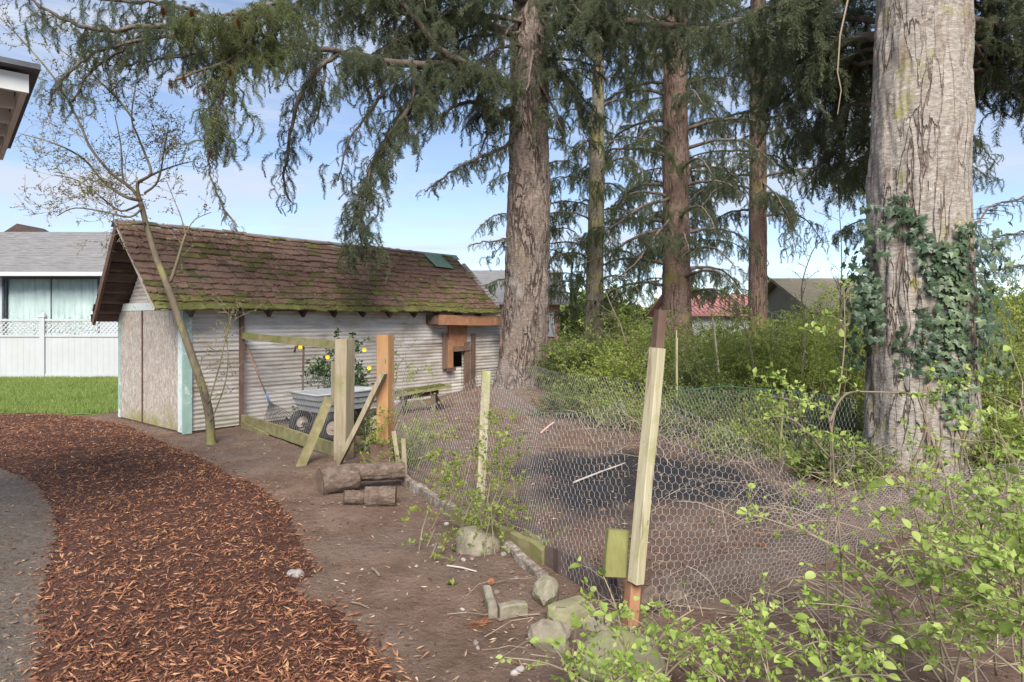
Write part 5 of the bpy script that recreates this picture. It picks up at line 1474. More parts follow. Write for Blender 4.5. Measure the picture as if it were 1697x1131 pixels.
A3.bough(B_((300, 60, 8.0), (220, 70, 7.7), (150, 90, 7.5), (105, 130, 7.4), (80, 175, 7.4)), .025, .42, .34, ds=.12, dens=.09, start=0)
A3.bough(B_((360, 180, 7.6), (352, 225, 7.6), (362, 255, 7.6)), .02, .42, .32, ds=.08, dens=.08, start=0, droop=1.4)
A3.bough(B_((345, 250, 7.6), (352, 300, 7.6), (372, 345, 7.6), (393, 384, 7.6)), .010, .10, .08, ds=.05, dens=.06, start=0, twig=.05, wid=.012, tipside=.9)
A3.bough(B_((330, 20, 8.6), (260, 5, 8.2), (180, 0, 7.9), (110, -20, 7.7)), .03, .6, .45, ds=.10, dens=.09, start=0)
A3.bough(B_((400, 60, 8.6), (320, 90, 8.2), (250, 100, 7.9), (200, 110, 7.8)), .02, .5, .40, ds=.10, dens=.09, start=0)
A3.bough(B_((240, 60, 8.0), (190, 90, 7.8), (150, 120, 7.7), (120, 170, 7.6)), .02, .4, .36, ds=.10, dens=.09, start=0)
NTRI['A3'] = A3.emit('a')
for k, (px, py, yy) in enumerate(((380, 118, 7.55), (283, 140, 7.2), (305, 134, 7.2), (338, 150, 7.4), (350, 255, 7.45), (376, 250, 7.45), (318, 25, 7.3), (270, 20, 7.6), (395, 40, 7.6))):
    pinecone(W(px, py, yy), .12, .028, 0, 'cone', rootA)

# --- other conifers
def simple_conifer(name, label, axis_pts, Y, mt_bark, mt_needle, zlo, zhi, nlimb, lmin, lmax, hang, seed, r_limb=.05, targeted=(), ds=.22, side=.7, rise=.12):
    random.seed(seed)
    pts = [((px - CX) / F_PX * Y, Y, EYE - (py - HY) / F_PX * Y, r) for px, py, r in axis_pts]
    root = thing(name, label, 'tree', (pts[0][0], Y, pts[0][2]))
    make_trunk('trunk', pts, 48, 160, .025, 9, mt_bark, root, seed, .06)
    T = Conifer(root, MT[mt_needle], .45, 1.35)
    zz = [q[2] for q in pts]
    for k in range(nlimb):
        z = zlo + (zhi - zlo) * (k + random.random()) / nlimb
        x = np.interp(z, zz, [q[0] for q in pts]); a = k * 2.4 + random.uniform(-.5, .5)
        f = (z - zlo) / (zhi - zlo); L = random.uniform(lmin, lmax)
        dv = Vector((math.cos(a), math.sin(a), 0)); b = Vector((x, Y, z))
        T.bough([b + dv * .12, b + dv * L * .35 + Vector((0, 0, rise * L * .7)), b + dv * L * .7 + Vector((0, 0, rise * L * .3)), b + dv * L + Vector((0, 0, -.22 * L))], r_limb, side, hang, ds=ds, start=.22)
    for (tp, r0, sd_, hg, dd) in targeted:
        T.bough([W(*q) for q in tp], r0, sd_, hg, ds=dd)
    NTRI[name + str(seed)] = T.emit(mt_needle[-1])
    return root
simple_conifer('fir_tree', 'slender mossy fir just right of the big spruce trunk', [(984, 575, .27), (985, 500, .25), (987, 400, .225), (990, 250, .19), (992, 110, .15), (994, -120, .10), (995, -400, .05)], 18, 'bark_b', 'needle_b', 1.5, 12, 46, 1.1, 2.3, .45, 21, .03, ds=.17, side=.65)
simple_conifer('fir_tree', 'tall reddish fir trunk with mossy foot in the middle of the grove', [(1120, 580, .52), (1121, 520, .45), (1121, 440, .41), (1120, 300, .39), (1119, 150, .36), (1119, 0, .33), (1120, -400, .2)], 20, 'bark_c', 'needle_c', 2.2, 14, 48, 1.9, 3.6, .50, 22, .07, ds=.25, side=.7, rise=.10,
    targeted=[([(1108, 330, 19.7), (1060, 345, 18.5), (1010, 380, 17.5), (960, 400, 17)], .06, .7, .45, .2), ([(1105, 380, 19.7), (1060, 390, 18.6), (1010, 420, 17.6), (960, 440, 17)], .06, .7, .42, .2), ([(1108, 365, 19.6), (1080, 400, 18.5), (1050, 440, 17.6), (1010, 470, 17)], .05, .6, .4, .2)])
simple_conifer('fir_tree', 'straight bare lower trunk of the fir left of the ivy tree', [(1257, 580, .36), (1256, 500, .33), (1256, 300, .30), (1256, 150, .28), (1256, -100, .25), (1256, -500, .15)], 24, 'bark_c', 'needle_c', 5.2, 15, 34, 1.8, 3.6, .55, 23, .06, ds=.27, side=.8, rise=.05,
    targeted=[([(1262, 300, 23.8), (1290, 330, 23), (1310, 380, 22.4), (1320, 420, 22)], .04, .8, .5, .22), ([(1250, 260, 23.8), (1200, 300, 22.6), (1160, 350, 22), (1150, 400, 21.6)], .04, .8, .5, .22)])

# --- great trunk with ivy
random.seed(5)
EX, EYY = (1529 - CX) / F_PX * 6.9, 6.9
rootE = thing('ivy_clad_tree', 'huge pale grey trunk with ivy climbing it at the right', 'tree', (EX, EYY, .15))
te = [(1526, 860, .62), (1526, 800, .55), (1525, 700, .505), (1524, 600, .490), (1523, 480, .475), (1521, 380, .475), (1522, 250, .465), (1527, 100, .45), (1529, 0, .44), (1536, -300, .44), (1540, -900, .34)]
make_trunk('trunk', [((px - CX) / F_PX * EYY, EYY, EYE - (py - HY) / F_PX * EYY, r) for px, py, r in te], 220, 520, .030, 7.0, 'bark_e', rootE, 8, .12)
E = Conifer(rootE, MT['needle_c'])
E.bough(B_((1470, 60, 7.1), (1400, 70, 8.0), (1340, 95, 8.8), (1290, 120, 9.4), (1250, 150, 9.8)), .07, .85, .62, ds=.18)
E.bough(B_((1470, -40, 7.1), (1400, -30, 7.6), (1320, 0, 8.2), (1240, 30, 8.8), (1180, 50, 9.2)), .07, .9, .62, ds=.20)
E.bough(B_((1480, 40, 7.3), (1440, 90, 8.4), (1410, 150, 9.0), (1400, 220, 9.3)), .05, .7, .6, ds=.12, droop=1.3)
E.bough(B_((1400, 75, 8.0), (1370, 150, 8.4), (1350, 230, 8.6)), .03, .6, .5, ds=.12)
E.bough(B_((1440, 30, 8.5), (1400, 200, 10.5), (1370, 260, 11), (1330, 300, 11.3)), .03, .75, .55, ds=.14)
E.bough(B_((1600, 30, 7.0), (1650, 40, 7.4), (1710, 70, 7.8), (1780, 110, 8.2)), .05, .7, .62, ds=.12)
E.bough(B_((1600, 60, 7.2), (1640, 110, 7.8), (1690, 150, 8.2), (1730, 180, 8.4)), .03, .55, .45, ds=.12)
E.bough(B_((1600, -40, 7.0), (1660, -40, 7.4), (1750, -10, 7.8)), .05, .8, .65, ds=.13)
E.bough(B_((1600, 395, 7.6), (1640, 345, 8.2), (1690, 330, 8.8), (1720, 320, 9)), .012, .35, .16, ds=.13, dens=.10)
E.bough(B_((1600, 440, 7.6), (1640, 400, 8.2), (1690, 385, 8.8), (1720, 380, 9)), .012, .35, .16, ds=.13, dens=.10)
E.bough(B_((1610, 470, 7.8), (1650, 450, 8.4), (1700, 440, 9), (1740, 440, 9.2)), .012, .35, .18, ds=.13, dens=.10)
reach(E, 1500, 7.1, [(1300, 60, 8), (1350, 150, 8.5), (1420, 130, 8.5), (1280, 180, 9.5), (1330, 240, 9.5), (1390, 290, 9.5), (1440, 300, 9), (1250, 100, 10), (1200, 110, 10.5), (1260, 30, 9)], .04, .8, .62, .17, 40)
reach(E, 1560, 7.1, [(1650, 50, 7.9), (1680, 110, 8.1), (1690, 170, 8.4), (1640, 150, 8.1), (1740, 60, 8), (1740, 150, 8.5)], .04, .65, .55, .13, 30)
for k in range(2):  # unseen limbs high on the great trunk, added to hold back skylight
    a = random.random() * 6.28; z = random.uniform(6.4, 9); L = random.uniform(1.5, 2.6)
    b = Vector((EX, EYY, z)); dv = Vector((math.cos(a), abs(math.sin(a)), 0))
    E.bough([b + dv * .4, b + dv * L * .6 + Vector((0, 0, .1)), b + dv * (L + .4) + Vector((0, 0, -.4))], .08, .8, .55, ds=.3)
NTRI['E'] = E.emit('c')
for pts in (B_((1405, 0, 7.0), (1392, 60, 7.0), (1388, 120, 7.0), (1394, 150, 7.0), (1388, 190, 7.0)),):
    MB().tube(pts, [.010, .009, .007, .006, .004], 5).build('hanging_twig', MT['dry_twig'], rootE)

# distant small conifer filling the gap over the thicket
simple_conifer('fir_tree', 'dark fir far behind the reddish trunk', [(1122, 580, .30), (1121, 300, .2), (1120, 0, .08)], 29, 'bark_c', 'needle_c', 2.6, 16, 34, 2.0, 3.6, .6, 25, .05, ds=.27, side=.8)
simple_conifer('fir_tree', 'green fir filling the gap right behind the big spruce trunk', [(886, 580, .22), (886, 300, .15), (887, 0, .06)], 24, 'bark_b', 'needle_b', 1.6, 12, 34, 1.4, 3.0, .5, 26, .04, ds=.22, side=.6)
simple_conifer('fir_tree', 'dark fir standing behind the ivy clad trunk', [(1490, 560, .28), (1490, 250, .2), (1492, -100, .1)], 22, 'bark_c', 'needle_c', 4.4, 15, 26, 2.0, 4.0, .65, 27, .05, ds=.25, side=.8)

# ------------------------------------------------------------------ ivy on the great trunk
def ivy_leaf_mesh(sc, mt):
    o = [(0, -.05), (.22, -.22), (.52, -.12), (.40, .12), (.62, .30), (.30, .38), (0, .85), (-.30, .38), (-.62, .30), (-.40, .12), (-.52, -.12), (-.22, -.22)]
    m = MB(); n = len(o)
    vs_ = [(x * sc, y * sc, (-.10 * abs(x) - .12 * y * y) * sc) for x, y in o] + [(0, .12 * sc, .05 * sc)]
    m.add(vs_, [(i, (i + 1) % n, n) for i in range(n)])
    return m.mesh('leaf', mt)
ivy = thing('ivy', 'dark green ivy climbing the right side of the huge pale trunk', 'ivy', (EX, EYY - .5, .15))
ivy_me = [ivy_leaf_mesh(s, MT['ivy']) for s in (.050, .064, .078, .095)]
zs_e = [EYE - (py - HY) / F_PX * EYY for _, py, _ in te]; rs_e = [r for _, _, r in te]
def trunk_pt(px_off, py, lift):
    """point on the front of the trunk; px_off -1..1 across the visible width"""
    z = EYE - (py - HY) / F_PX * (EYY - .45); r = np.interp(z, zs_e, rs_e)
    a = math.asin(max(-1, min(1, px_off)))
    nrm = Vector((math.sin(a), -math.cos(a), 0))
    base = Vector((EX, EYY, z)); vd = Vector((EX, EYY, 0)).normalized()     # face the viewer's side
    ang = math.atan2(vd.x, vd.y); nrm = Matrix.Rotation(-ang, 3, 'Z') @ nrm
    return base + nrm * (r + lift), nrm
leaves = []
tries = 0
while len(leaves) < 900 and tries < 20000:
    tries += 1
    py = random.uniform(318, 720); x = random.uniform(-1.0, 1.0)
    if py < 400: dens = math.exp(-((x - (-.55 + (py - 318) / 82 * .55)) / .22) ** 2) * .8 + (.6 * (x > .55) * (py > 370))
    elif py < 620: dens = (x > -.25 + .25 * math.sin(py * .03)) * (.35 + .65 * min(1, max(0, x + .2))) + (x < -.72) * .95
    else: dens = math.exp(-((x - .55) / .22) ** 2) * (720 - py) / 100
    if 400 < py < 575 and -.72 < x < -.15: dens *= .35
    if random.random() > dens: continue
    bush = abs(x) > .7
    p, nrm = trunk_pt(x, py, .015 + random.random() * (.30 if bush else .06))
    leaves.append((p, nrm, py))
for (x0, x1, y0, y1, n_, sx) in ((1412, 1462, 425, 575, 110, -1), (1588, 1646, 395, 600, 170, 1), (1430, 1475, 330, 440, 40, -1)):
    for _ in range(n_):
        q = W(random.uniform(x0, x1), random.triangular(y0, y1, (y0 + y1) / 2), random.uniform(6.45, 6.95)); leaves.append((q, Vector((sx * .5, -1, .1)).normalized(), 0))
leaves.sort(key=lambda q: q[0].y)
stuff = MB()
for i, (p, nrm, py) in enumerate(leaves):
    nn_ = (nrm + Vector((random.gauss(0, .35), random.gauss(0, .35), random.gauss(.25, .3)))).normalized()
    up = Vector((random.gauss(0, .5), random.gauss(0, .3), -1)); up = (up - nn_ * up.dot(nn_)).normalized(); xx = up.cross(nn_)
    M4 = Matrix.Translation(p) @ Matrix((xx, up, nn_)).transposed().to_4x4()
    me = ivy_me[random.choice((0, 1, 1, 2, 2, 3))]
    if i < 298: link('leaf', me, ivy, M4)
    else: stuff.add([M4 @ v.co for v in me.vertices], [tuple(q.vertices) for q in me.polygons])
tag(stuff.build('leaves', MT['ivy'], ivy), kind='stuff')
for k in range(9):
    x = random.uniform(-.1, .75); pts = []
    for j in range(12):
        p, _ = trunk_pt(x + .18 * math.sin(j * .8 + k) , 800 - j * 36, .012); pts.append(p)
    MB().tube(pts, [.012 - .0008 * j for j in range(12)], 5).build('vine', MT['twig'], ivy, True)

# ------------------------------------------------------------------ leafless crab apple at the shed corner
random.seed(31)
rootS = thing('crab_apple_tree', 'slender leaning bare crab apple tree in front of the shed corner', 'tree', tuple(G(350, 736)))
ys = G(350, 736).y
def smooth(pts, k=5):
    out = []
    for i in range(len(pts) - 1):
        p0, p1, p2, p3 = pts[max(i - 1, 0)], pts[i], pts[i + 1], pts[min(i + 2, len(pts) - 1)]
        for s in range(k):
            t_ = s / k
            out.append(.5 * ((2 * p1) + (p2 - p0) * t_ + (2 * p0 - 5 * p1 + 4 * p2 - p3) * t_ ** 2 + (-p0 + 3 * p1 - 3 * p2 + p3) * t_ ** 3))
    return out + [pts[-1]]
trunk_line = smooth([W(350, 745, ys), W(349, 725, ys), W(347, 690, ys), W(338, 650, ys - .05), (W(318, 590, ys - .1)), W(297, 530, ys - .15), W(276, 470, ys - .2), W(258, 425, ys - .2), W(243, 375, ys - .25), W(233, 335, ys - .3)])
nT = len(trunk_line)
MB().tube(trunk_line, [(.095 - .030 * min(1, i / 4)) - (.034 * i / nT) for i in range(nT)], 14).build('trunk', MT['sap_bark'], rootS, True)
twigs = []; buds = []
def grow(line, r0, r1, lvl):
    n = len(line)
    for i in range(n - 1):
        a, b = line[i], line[i + 1]; ra = r0 + (r1 - r0) * i / (n - 1); rb = r0 + (r1 - r0) * (i + 1) / (n - 1)
        twigs.append((*a, *b, ra, rb))
        if lvl >= 1:
            for _ in range(2 if lvl > 1 else 1):
                if random.random() < .75: buds.append(tuple(a.lerp(b, random.random())))
    if lvl >= 3: return
    T = sum((line[i + 1] - line[i]).length for i in range(n - 1))
    m_ = int(T / (.17 if lvl == 0 else .15)) + 1
    for k in range(m_):
        f = random.uniform(.15, 1); i = min(n - 2, int(f * (n - 1))); p = line[i].lerp(line[i + 1], random.random()); d = (line[i + 1] - line[i]).normalized()
        sd = Vector((random.gauss(0, 1), random.gauss(0, .8), random.gauss(.1, .8))); sd = (sd - d * sd.dot(d)).normalized()
        dv = (d * .65 + sd * .8).normalized(); L = (.62 if lvl == 0 else .34 if lvl == 1 else .14) * random.uniform(.4, 1.25)
        q = [p]; cur = dv
        for s in range(4):
            cur = (cur + Vector((random.gauss(0, .18), random.gauss(0, .18), random.gauss(.02, .16)))).normalized(); q.append(q[-1] + cur * L / 4)
        ri = (r0 + (r1 - r0) * f); grow(q, max(.0025, ri * .45), .0022, lvl + 1)
yy = ys - .3
mains = [((233, 335), (228, 305), (250, 288), (240, 255), (228, 225), (218, 195), (225, 140)), ((232, 330), (215, 310), (185, 288), (150, 245), (130, 200), (90, 130), (30, 60), (0, 30)),
         ((230, 332), (205, 325), (170, 300), (140, 265), (95, 240), (35, 222)), ((234, 338), (200, 350), (165, 325), (130, 300), (90, 290)), ((236, 345), (215, 360), (175, 352), (125, 345), (95, 358)),
         ((240, 370), (205, 372), (195, 366)), ((248, 292), (270, 282), (300, 272), (318, 268)), ((240, 320), (262, 300), (272, 250), (280, 205)),
         ((222, 200), (200, 170), (160, 130), (110, 90), (60, 50)), ((228, 320), (205, 300), (200, 240), (190, 190))]
for mn in mains:
    ln = smooth([W(px, py, yy + random.uniform(-.25, .25) * (j > 0) + .05 * j * random.uniform(-1, 1)) for j, (px, py) in enumerate(mn)], 4)
    MB().tube(ln, [.024 - .018 * i / len(ln) for i in range(len(ln))] if len(mn) > 5 else [.016 - .011 * i / len(ln) for i in range(len(ln))], 7).build('branch', MT['sap_bark'], rootS, True)
    grow(ln, .012, .003, 0)
for mn, rr in ((((282, 468), (292, 440), (300, 412), (308, 388)), .026), (((308, 390), (300, 360), (290, 335), (276, 300)), .008), (((308, 388), (322, 365), (350, 352)), .008), (((345, 670), (360, 620), (372, 570), (385, 520)), .012),
               ((( 349, 700), (372, 640), (378, 590), (372, 540)), .010), (((346, 690), (330, 640), (335, 590)), .008), (((372, 560), (390, 530), (420, 515)), .008)):
    ln = smooth([W(px, py, ys - .2) for px, py in mn], 4); n = len(ln)
    MB().tube(ln, [rr - rr * .5 * i / n for i in range(n)], 7).build('branch', MT['sap_bark'], rootS, True)
    grow(ln, min(.010, rr), .003, 1)
V_, F_ = tubes_np(np.array(twigs), 3); tag(npobj('twigs', V_, F_, MT['twig'], rootS), kind='stuff')
def leafcloud(P_, smin, smax, rg, droop=0.0):
    """folded leaves, four corners each, at the given points"""
    n = len(P_); d = rg.normal(size=(n, 3)); d[:, 2] = d[:, 2] * .6 - droop; d /= np.linalg.norm(d, axis=1, keepdims=True)
    s = np.cross(d, rg.normal(size=(n, 3))); s /= np.linalg.norm(s, axis=1, keepdims=True); u = np.cross(d, s)
    L = rg.uniform(smin, smax, n)[:, None]
    a = P_; m1 = P_ + d * L * .45 + s * L * .30 + u * L * .10; b = P_ + d * L; m2 = P_ + d * L * .45 - s * L * .30 + u * L * .10
    V_ = np.stack([a, m1, b, m2], 1).reshape(-1, 3); i = (np.arange(n) * 4)[:, None]
    return V_, np.concatenate([i + np.array([[0, 1, 2]]), i + np.array([[0, 2, 3]])])
rg = np.random.default_rng(4)
V_, F_ = leafcloud(np.array(buds), .012, .034, rg); tag(npobj('buds', V_, F_, MT['bud'], rootS), kind='stuff')

# ------------------------------------------------------------------ thicket
def bush(label, px, Y, top_py, wpx, mt='bush_leaf', nleaf=6000, lsz=(.022, .05), nst=46, seed=0, group='shrubs of the thicket', name='shrub', base=None, woody='twig', spread=1.0, loose=.10, sr=1.0):
    rg = np.random.default_rng(seed + 100); x = (px - CX) / F_PX * Y; g = gz1(x, Y) if base is None else base; zt = EYE - (top_py - HY) / F_PX * Y; H_ = max(.3, zt - g); R_ = wpx / F_PX * Y / 2
    root = thing(name, label, 'shrub', (x, Y, g), 0, group)
    t_ = np.linspace(0, 1, 8); seg = []; lp = []; wts = []
    for k in range(nst):
        a = rg.random() * 6.283; rad = R_ * math.sqrt(rg.random()) * 1.05; h = H_ * (rg.uniform(.35, .92) if k > 7 else rg.uniform(.95, 1.22)) * (1 - .35 * (rad / (R_ + .01)) ** 2)
        bx, by = x + rg.normal(0, R_ * .45), Y + rg.normal(0, R_ * .35)
        ex, ey = x + math.cos(a) * rad, Y + math.sin(a) * rad * spread
        c = np.stack([bx + (ex - bx) * t_ ** 1.4, by + (ey - by) * t_ ** 1.4, g - .03 + h * (1.25 * t_ - .25 * t_ ** 2.5)], 1)
        c[1:] += rg.normal(0, .03, (7, 3))
        r_ = np.linspace(.010, .003, 8) * rg.uniform(.6, 1.2) * sr
        seg += [(*c[i], *c[i + 1], r_[i], r_[i + 1]) for i in range(7)]
        lp.append(c)
    lp = np.array(lp); n = nleaf
    n = max(40, nleaf // 10)
    k = rg.integers(0, nst, n); f = rg.random(n) ** .75 * 6.99; i = f.astype(int); fr_ = (f - i)[:, None]
    P_ = lp[k, i] * (1 - fr_) + lp[k, np.minimum(i + 1, 7)] * fr_ + rg.normal(0, loose * .5, (n, 3))
    P_[:, 2] = np.maximum(P_[:, 2], g + .02)
    sprays('foliage', P_, np.stack([rg.random(n) * 6.28, rg.uniform(-1.0, .35, n), rg.random(n) * 6.28], 1), rg.uniform(.55, 1.25, n) * lsz[1] / .048, mt, SPRIG[mt], root)
    V_, F_ = tubes_np(np.array(seg), 3); tag(npobj('stems', V_, F_, MT[woody], root), kind='stuff')
    return root
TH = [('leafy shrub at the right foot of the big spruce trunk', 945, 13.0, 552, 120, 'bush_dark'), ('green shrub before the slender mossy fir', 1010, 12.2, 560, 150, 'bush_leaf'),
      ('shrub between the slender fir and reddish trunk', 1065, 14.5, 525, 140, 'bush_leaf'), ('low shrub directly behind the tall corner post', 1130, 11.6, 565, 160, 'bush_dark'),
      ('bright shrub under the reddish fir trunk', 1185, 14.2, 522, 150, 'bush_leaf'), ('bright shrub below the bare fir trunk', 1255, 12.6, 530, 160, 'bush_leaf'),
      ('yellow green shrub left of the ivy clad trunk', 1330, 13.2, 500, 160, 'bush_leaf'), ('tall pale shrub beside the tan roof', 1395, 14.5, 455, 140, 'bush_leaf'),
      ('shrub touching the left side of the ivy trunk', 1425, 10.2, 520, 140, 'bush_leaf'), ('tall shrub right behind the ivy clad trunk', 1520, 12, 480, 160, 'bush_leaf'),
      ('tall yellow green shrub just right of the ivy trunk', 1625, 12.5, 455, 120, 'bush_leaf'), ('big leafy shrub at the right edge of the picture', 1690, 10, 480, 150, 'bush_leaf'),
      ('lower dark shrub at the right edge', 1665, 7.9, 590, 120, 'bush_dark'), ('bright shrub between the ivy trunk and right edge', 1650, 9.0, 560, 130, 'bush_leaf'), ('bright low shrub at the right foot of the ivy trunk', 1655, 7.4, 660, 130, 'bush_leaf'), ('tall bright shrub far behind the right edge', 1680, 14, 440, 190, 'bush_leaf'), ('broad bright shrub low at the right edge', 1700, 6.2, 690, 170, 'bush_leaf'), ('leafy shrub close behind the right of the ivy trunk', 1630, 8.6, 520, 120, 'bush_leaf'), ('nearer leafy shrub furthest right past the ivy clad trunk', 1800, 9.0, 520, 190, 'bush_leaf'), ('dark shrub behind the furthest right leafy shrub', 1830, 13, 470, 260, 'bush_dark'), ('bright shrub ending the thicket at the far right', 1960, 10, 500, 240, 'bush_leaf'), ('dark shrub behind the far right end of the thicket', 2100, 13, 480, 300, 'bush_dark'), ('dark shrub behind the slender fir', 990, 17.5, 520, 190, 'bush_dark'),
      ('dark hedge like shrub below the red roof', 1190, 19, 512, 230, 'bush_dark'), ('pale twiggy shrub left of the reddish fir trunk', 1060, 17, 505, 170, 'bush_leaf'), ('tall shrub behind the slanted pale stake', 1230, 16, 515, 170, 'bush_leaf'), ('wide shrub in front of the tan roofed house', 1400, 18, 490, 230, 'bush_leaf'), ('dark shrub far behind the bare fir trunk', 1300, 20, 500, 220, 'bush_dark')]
for i, (lb, px, Y, tp, wp, mt_) in enumerate(TH):
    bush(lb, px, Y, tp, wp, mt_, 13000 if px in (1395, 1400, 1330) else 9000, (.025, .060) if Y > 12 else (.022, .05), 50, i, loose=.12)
LO = [('low weeds at the back left of the pen', 945, 11.2, 640, 120), ('low dark undergrowth behind the middle of the wire', 1040, 10.2, 640, 150), ('undergrowth seen right of the tall corner post', 1150, 9.6, 645, 150),
      ('undergrowth behind the green mesh fence', 1260, 9.3, 640, 160), ('undergrowth by the left foot of the ivy trunk', 1370, 8.5, 660, 150), ('weeds just inside the back wire', 1230, 8.3, 715, 130), ('weeds before the ivy trunk foot', 1390, 6.6, 760, 120)]
for i, (lb, px, Y, tp, wp) in enumerate(LO):
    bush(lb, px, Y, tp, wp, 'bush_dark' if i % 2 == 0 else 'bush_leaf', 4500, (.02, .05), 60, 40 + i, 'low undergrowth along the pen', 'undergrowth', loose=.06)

# yellow flowering camellia by the wall and the fine saplings near the gate
cam_b = bush('small dark evergreen with yellow blooms between wagon and wall', 570, 10.6, 578, 95, 'glossy_leaf', 2200, (.03, .065), 16, 61, None, 'flowering_shrub', loose=.05)
for px, py in ((543, 592), (604, 580), (612, 610)):
    c = W(px, py, 10.25); m = MB()
    for j in range(7):
        a = j * .9; d = Vector((math.cos(a), -.35, math.sin(a))).normalized(); s = d.cross(Vector((0, 1, 0))).normalized()
        m.add([c, c + d * .022 + s * .016, c + d * .042, c + d * .022 - s * .016], [(0, 1, 2, 3)])
    m.build('bloom', MT['yellow'], cam_b)
bush('airy fresh green sapling over the boulder beside the slim pale post', 778, 4.75, 705, 230, 'bush_leaf', 1900, (.018, .036), 13, 71, None, 'sapling', spread=.5, loose=.08, sr=.45)
bush('bright low shrub at the foot of the orange post', 668, 7.35, 680, 160, 'bush_leaf', 2600, (.016, .036), 22, 72, None, 'sapling', spread=.6, loose=.08, sr=.5)
bush('sparse tall seedling right of the orange post', 690, 7.6, 575, 120, 'bush_leaf', 700, (.016, .034), 9, 73, None, 'sapling', spread=.4, loose=.07, sr=.4)
bush('small green shrub below the wagon right of the grey post', 612, 8.2, 690, 50, 'bush_dark', 700, (.02, .04), 12, 74, None, 'sapling', loose=.04)

# bare brush by the tan roof
def bare(label, stems, seed):
    random.seed(seed); p0 = W(*stems[0][0]); root = thing('bare_sapling', label, 'sapling', (p0.x, p0.y, gz1(p0.x, p0.y)), 0, 'bare saplings in the thicket')
    global twigs, buds
    twigs = []; buds = []
    for st in stems:
        ln = smooth([W(*q) for q in st], 4); grow(ln, .018, .005, 1)
    V_, F_ = tubes_np(np.array(twigs), 4); tag(npobj('stems', V_, F_, MT['twig'], root), kind='stuff')
    V_, F_ = leafcloud(np.array(buds[::2]), .015, .035, np.random.default_rng(seed)); tag(npobj('buds', V_, F_, MT['bud'], root), kind='stuff')
bare('thin bare saplings left of the ivy clad trunk', [[(1330, 620, 11), (1335, 540, 11), (1328, 480, 11), (1345, 420, 11), (1365, 395, 11)], [(1395, 620, 10.5), (1392, 520, 10.5), (1395, 430, 10.5), (1390, 330, 10.5)], [(1380, 640, 11), (1400, 560, 11), (1420, 480, 11), (1440, 400, 11)]], 91)
bare('bare arching stems before the reddish fir', [[(1060, 640, 12), (1070, 590, 12), (1100, 545, 12), (1130, 515, 12), (1180, 500, 12)], [(1040, 640, 12.2), (1035, 560, 12.2), (1010, 500, 12.2), (1000, 470, 12.2)], [(1250, 620, 12), (1240, 560, 12), (1215, 520, 12), (1160, 500, 12)]], 92)
# wooden stakes in the thicket and tree shelters
for lb, px, y0, y1, Y, w in (('pale split stake standing in the thicket left', 1121, 645, 560, 10.5, .05), ('pale slanted stake standing in the bright thicket', 1186, 600, 537, 12.0, .06), ('mossy square stake behind the green mesh fence', 1290, 735, 668, 7.4, .05)):
    a = W(px + (5 if px == 1186 else 0), y0 + 25, Y); b = W(px - (4 if px == 1186 else 0) + (6 if px == 1290 else 0), y1, Y)
    m = MB().bar(a, b, w, w * .5, up=(1, .2, 0), segs=3, jit=.003); m.bar(b, b + (b - a).normalized() * .12, w * .35, w * .3, up=(1, .2, 0))
    tag(m.build('wooden_stake', MT['green_post' if px == 1290 else 'pale_post']), lb, 'stake')
# green garden mesh
def meshfence():
    pts = [W(1125, 648, 9.6), W(1200, 640, 9.2), W(1300, 648, 8.6), W(1440, 668, 7.9)]; bot = [onground(p) for p in pts]
    root = thing('green_mesh_fence', 'green plastic garden mesh fence left of the ivy clad trunk', 'wire fence', tuple(bot[0]))
    seg = []
    Ls = np.concatenate([[0], np.cumsum([(pts[i + 1] - pts[i]).length for i in range(3)])])
    pa = np.array(pts); ba = np.array(bot)
    I = lambda A_, u: np.array([np.interp(u, Ls, A_[:, k]) for k in range(3)])
    nu = int(Ls[-1] / .05)
    for k in range(nu + 1):
        u = Ls[-1] * k / nu; seg.append((*I(ba, u), *I(pa, u), .0013, .0013))
    for j in range(17):
        for k in range(12):
            u0, u1 = Ls[-1] * k / 12, Ls[-1] * (k + 1) / 12; f = j / 16
            seg.append((*(I(ba, u0) * (1 - f) + I(pa, u0) * f), *(I(ba, u1) * (1 - f) + I(pa, u1) * f), .0013, .0013))
    V_, F_ = tubes_np(np.array(seg), 3); tag(npobj('mesh', V_, F_, MT['green_wire'], root), kind='stuff')
    MB().tube(pts, .006, 6).build('top_wire', MT['green_wire'], root)
meshfence()

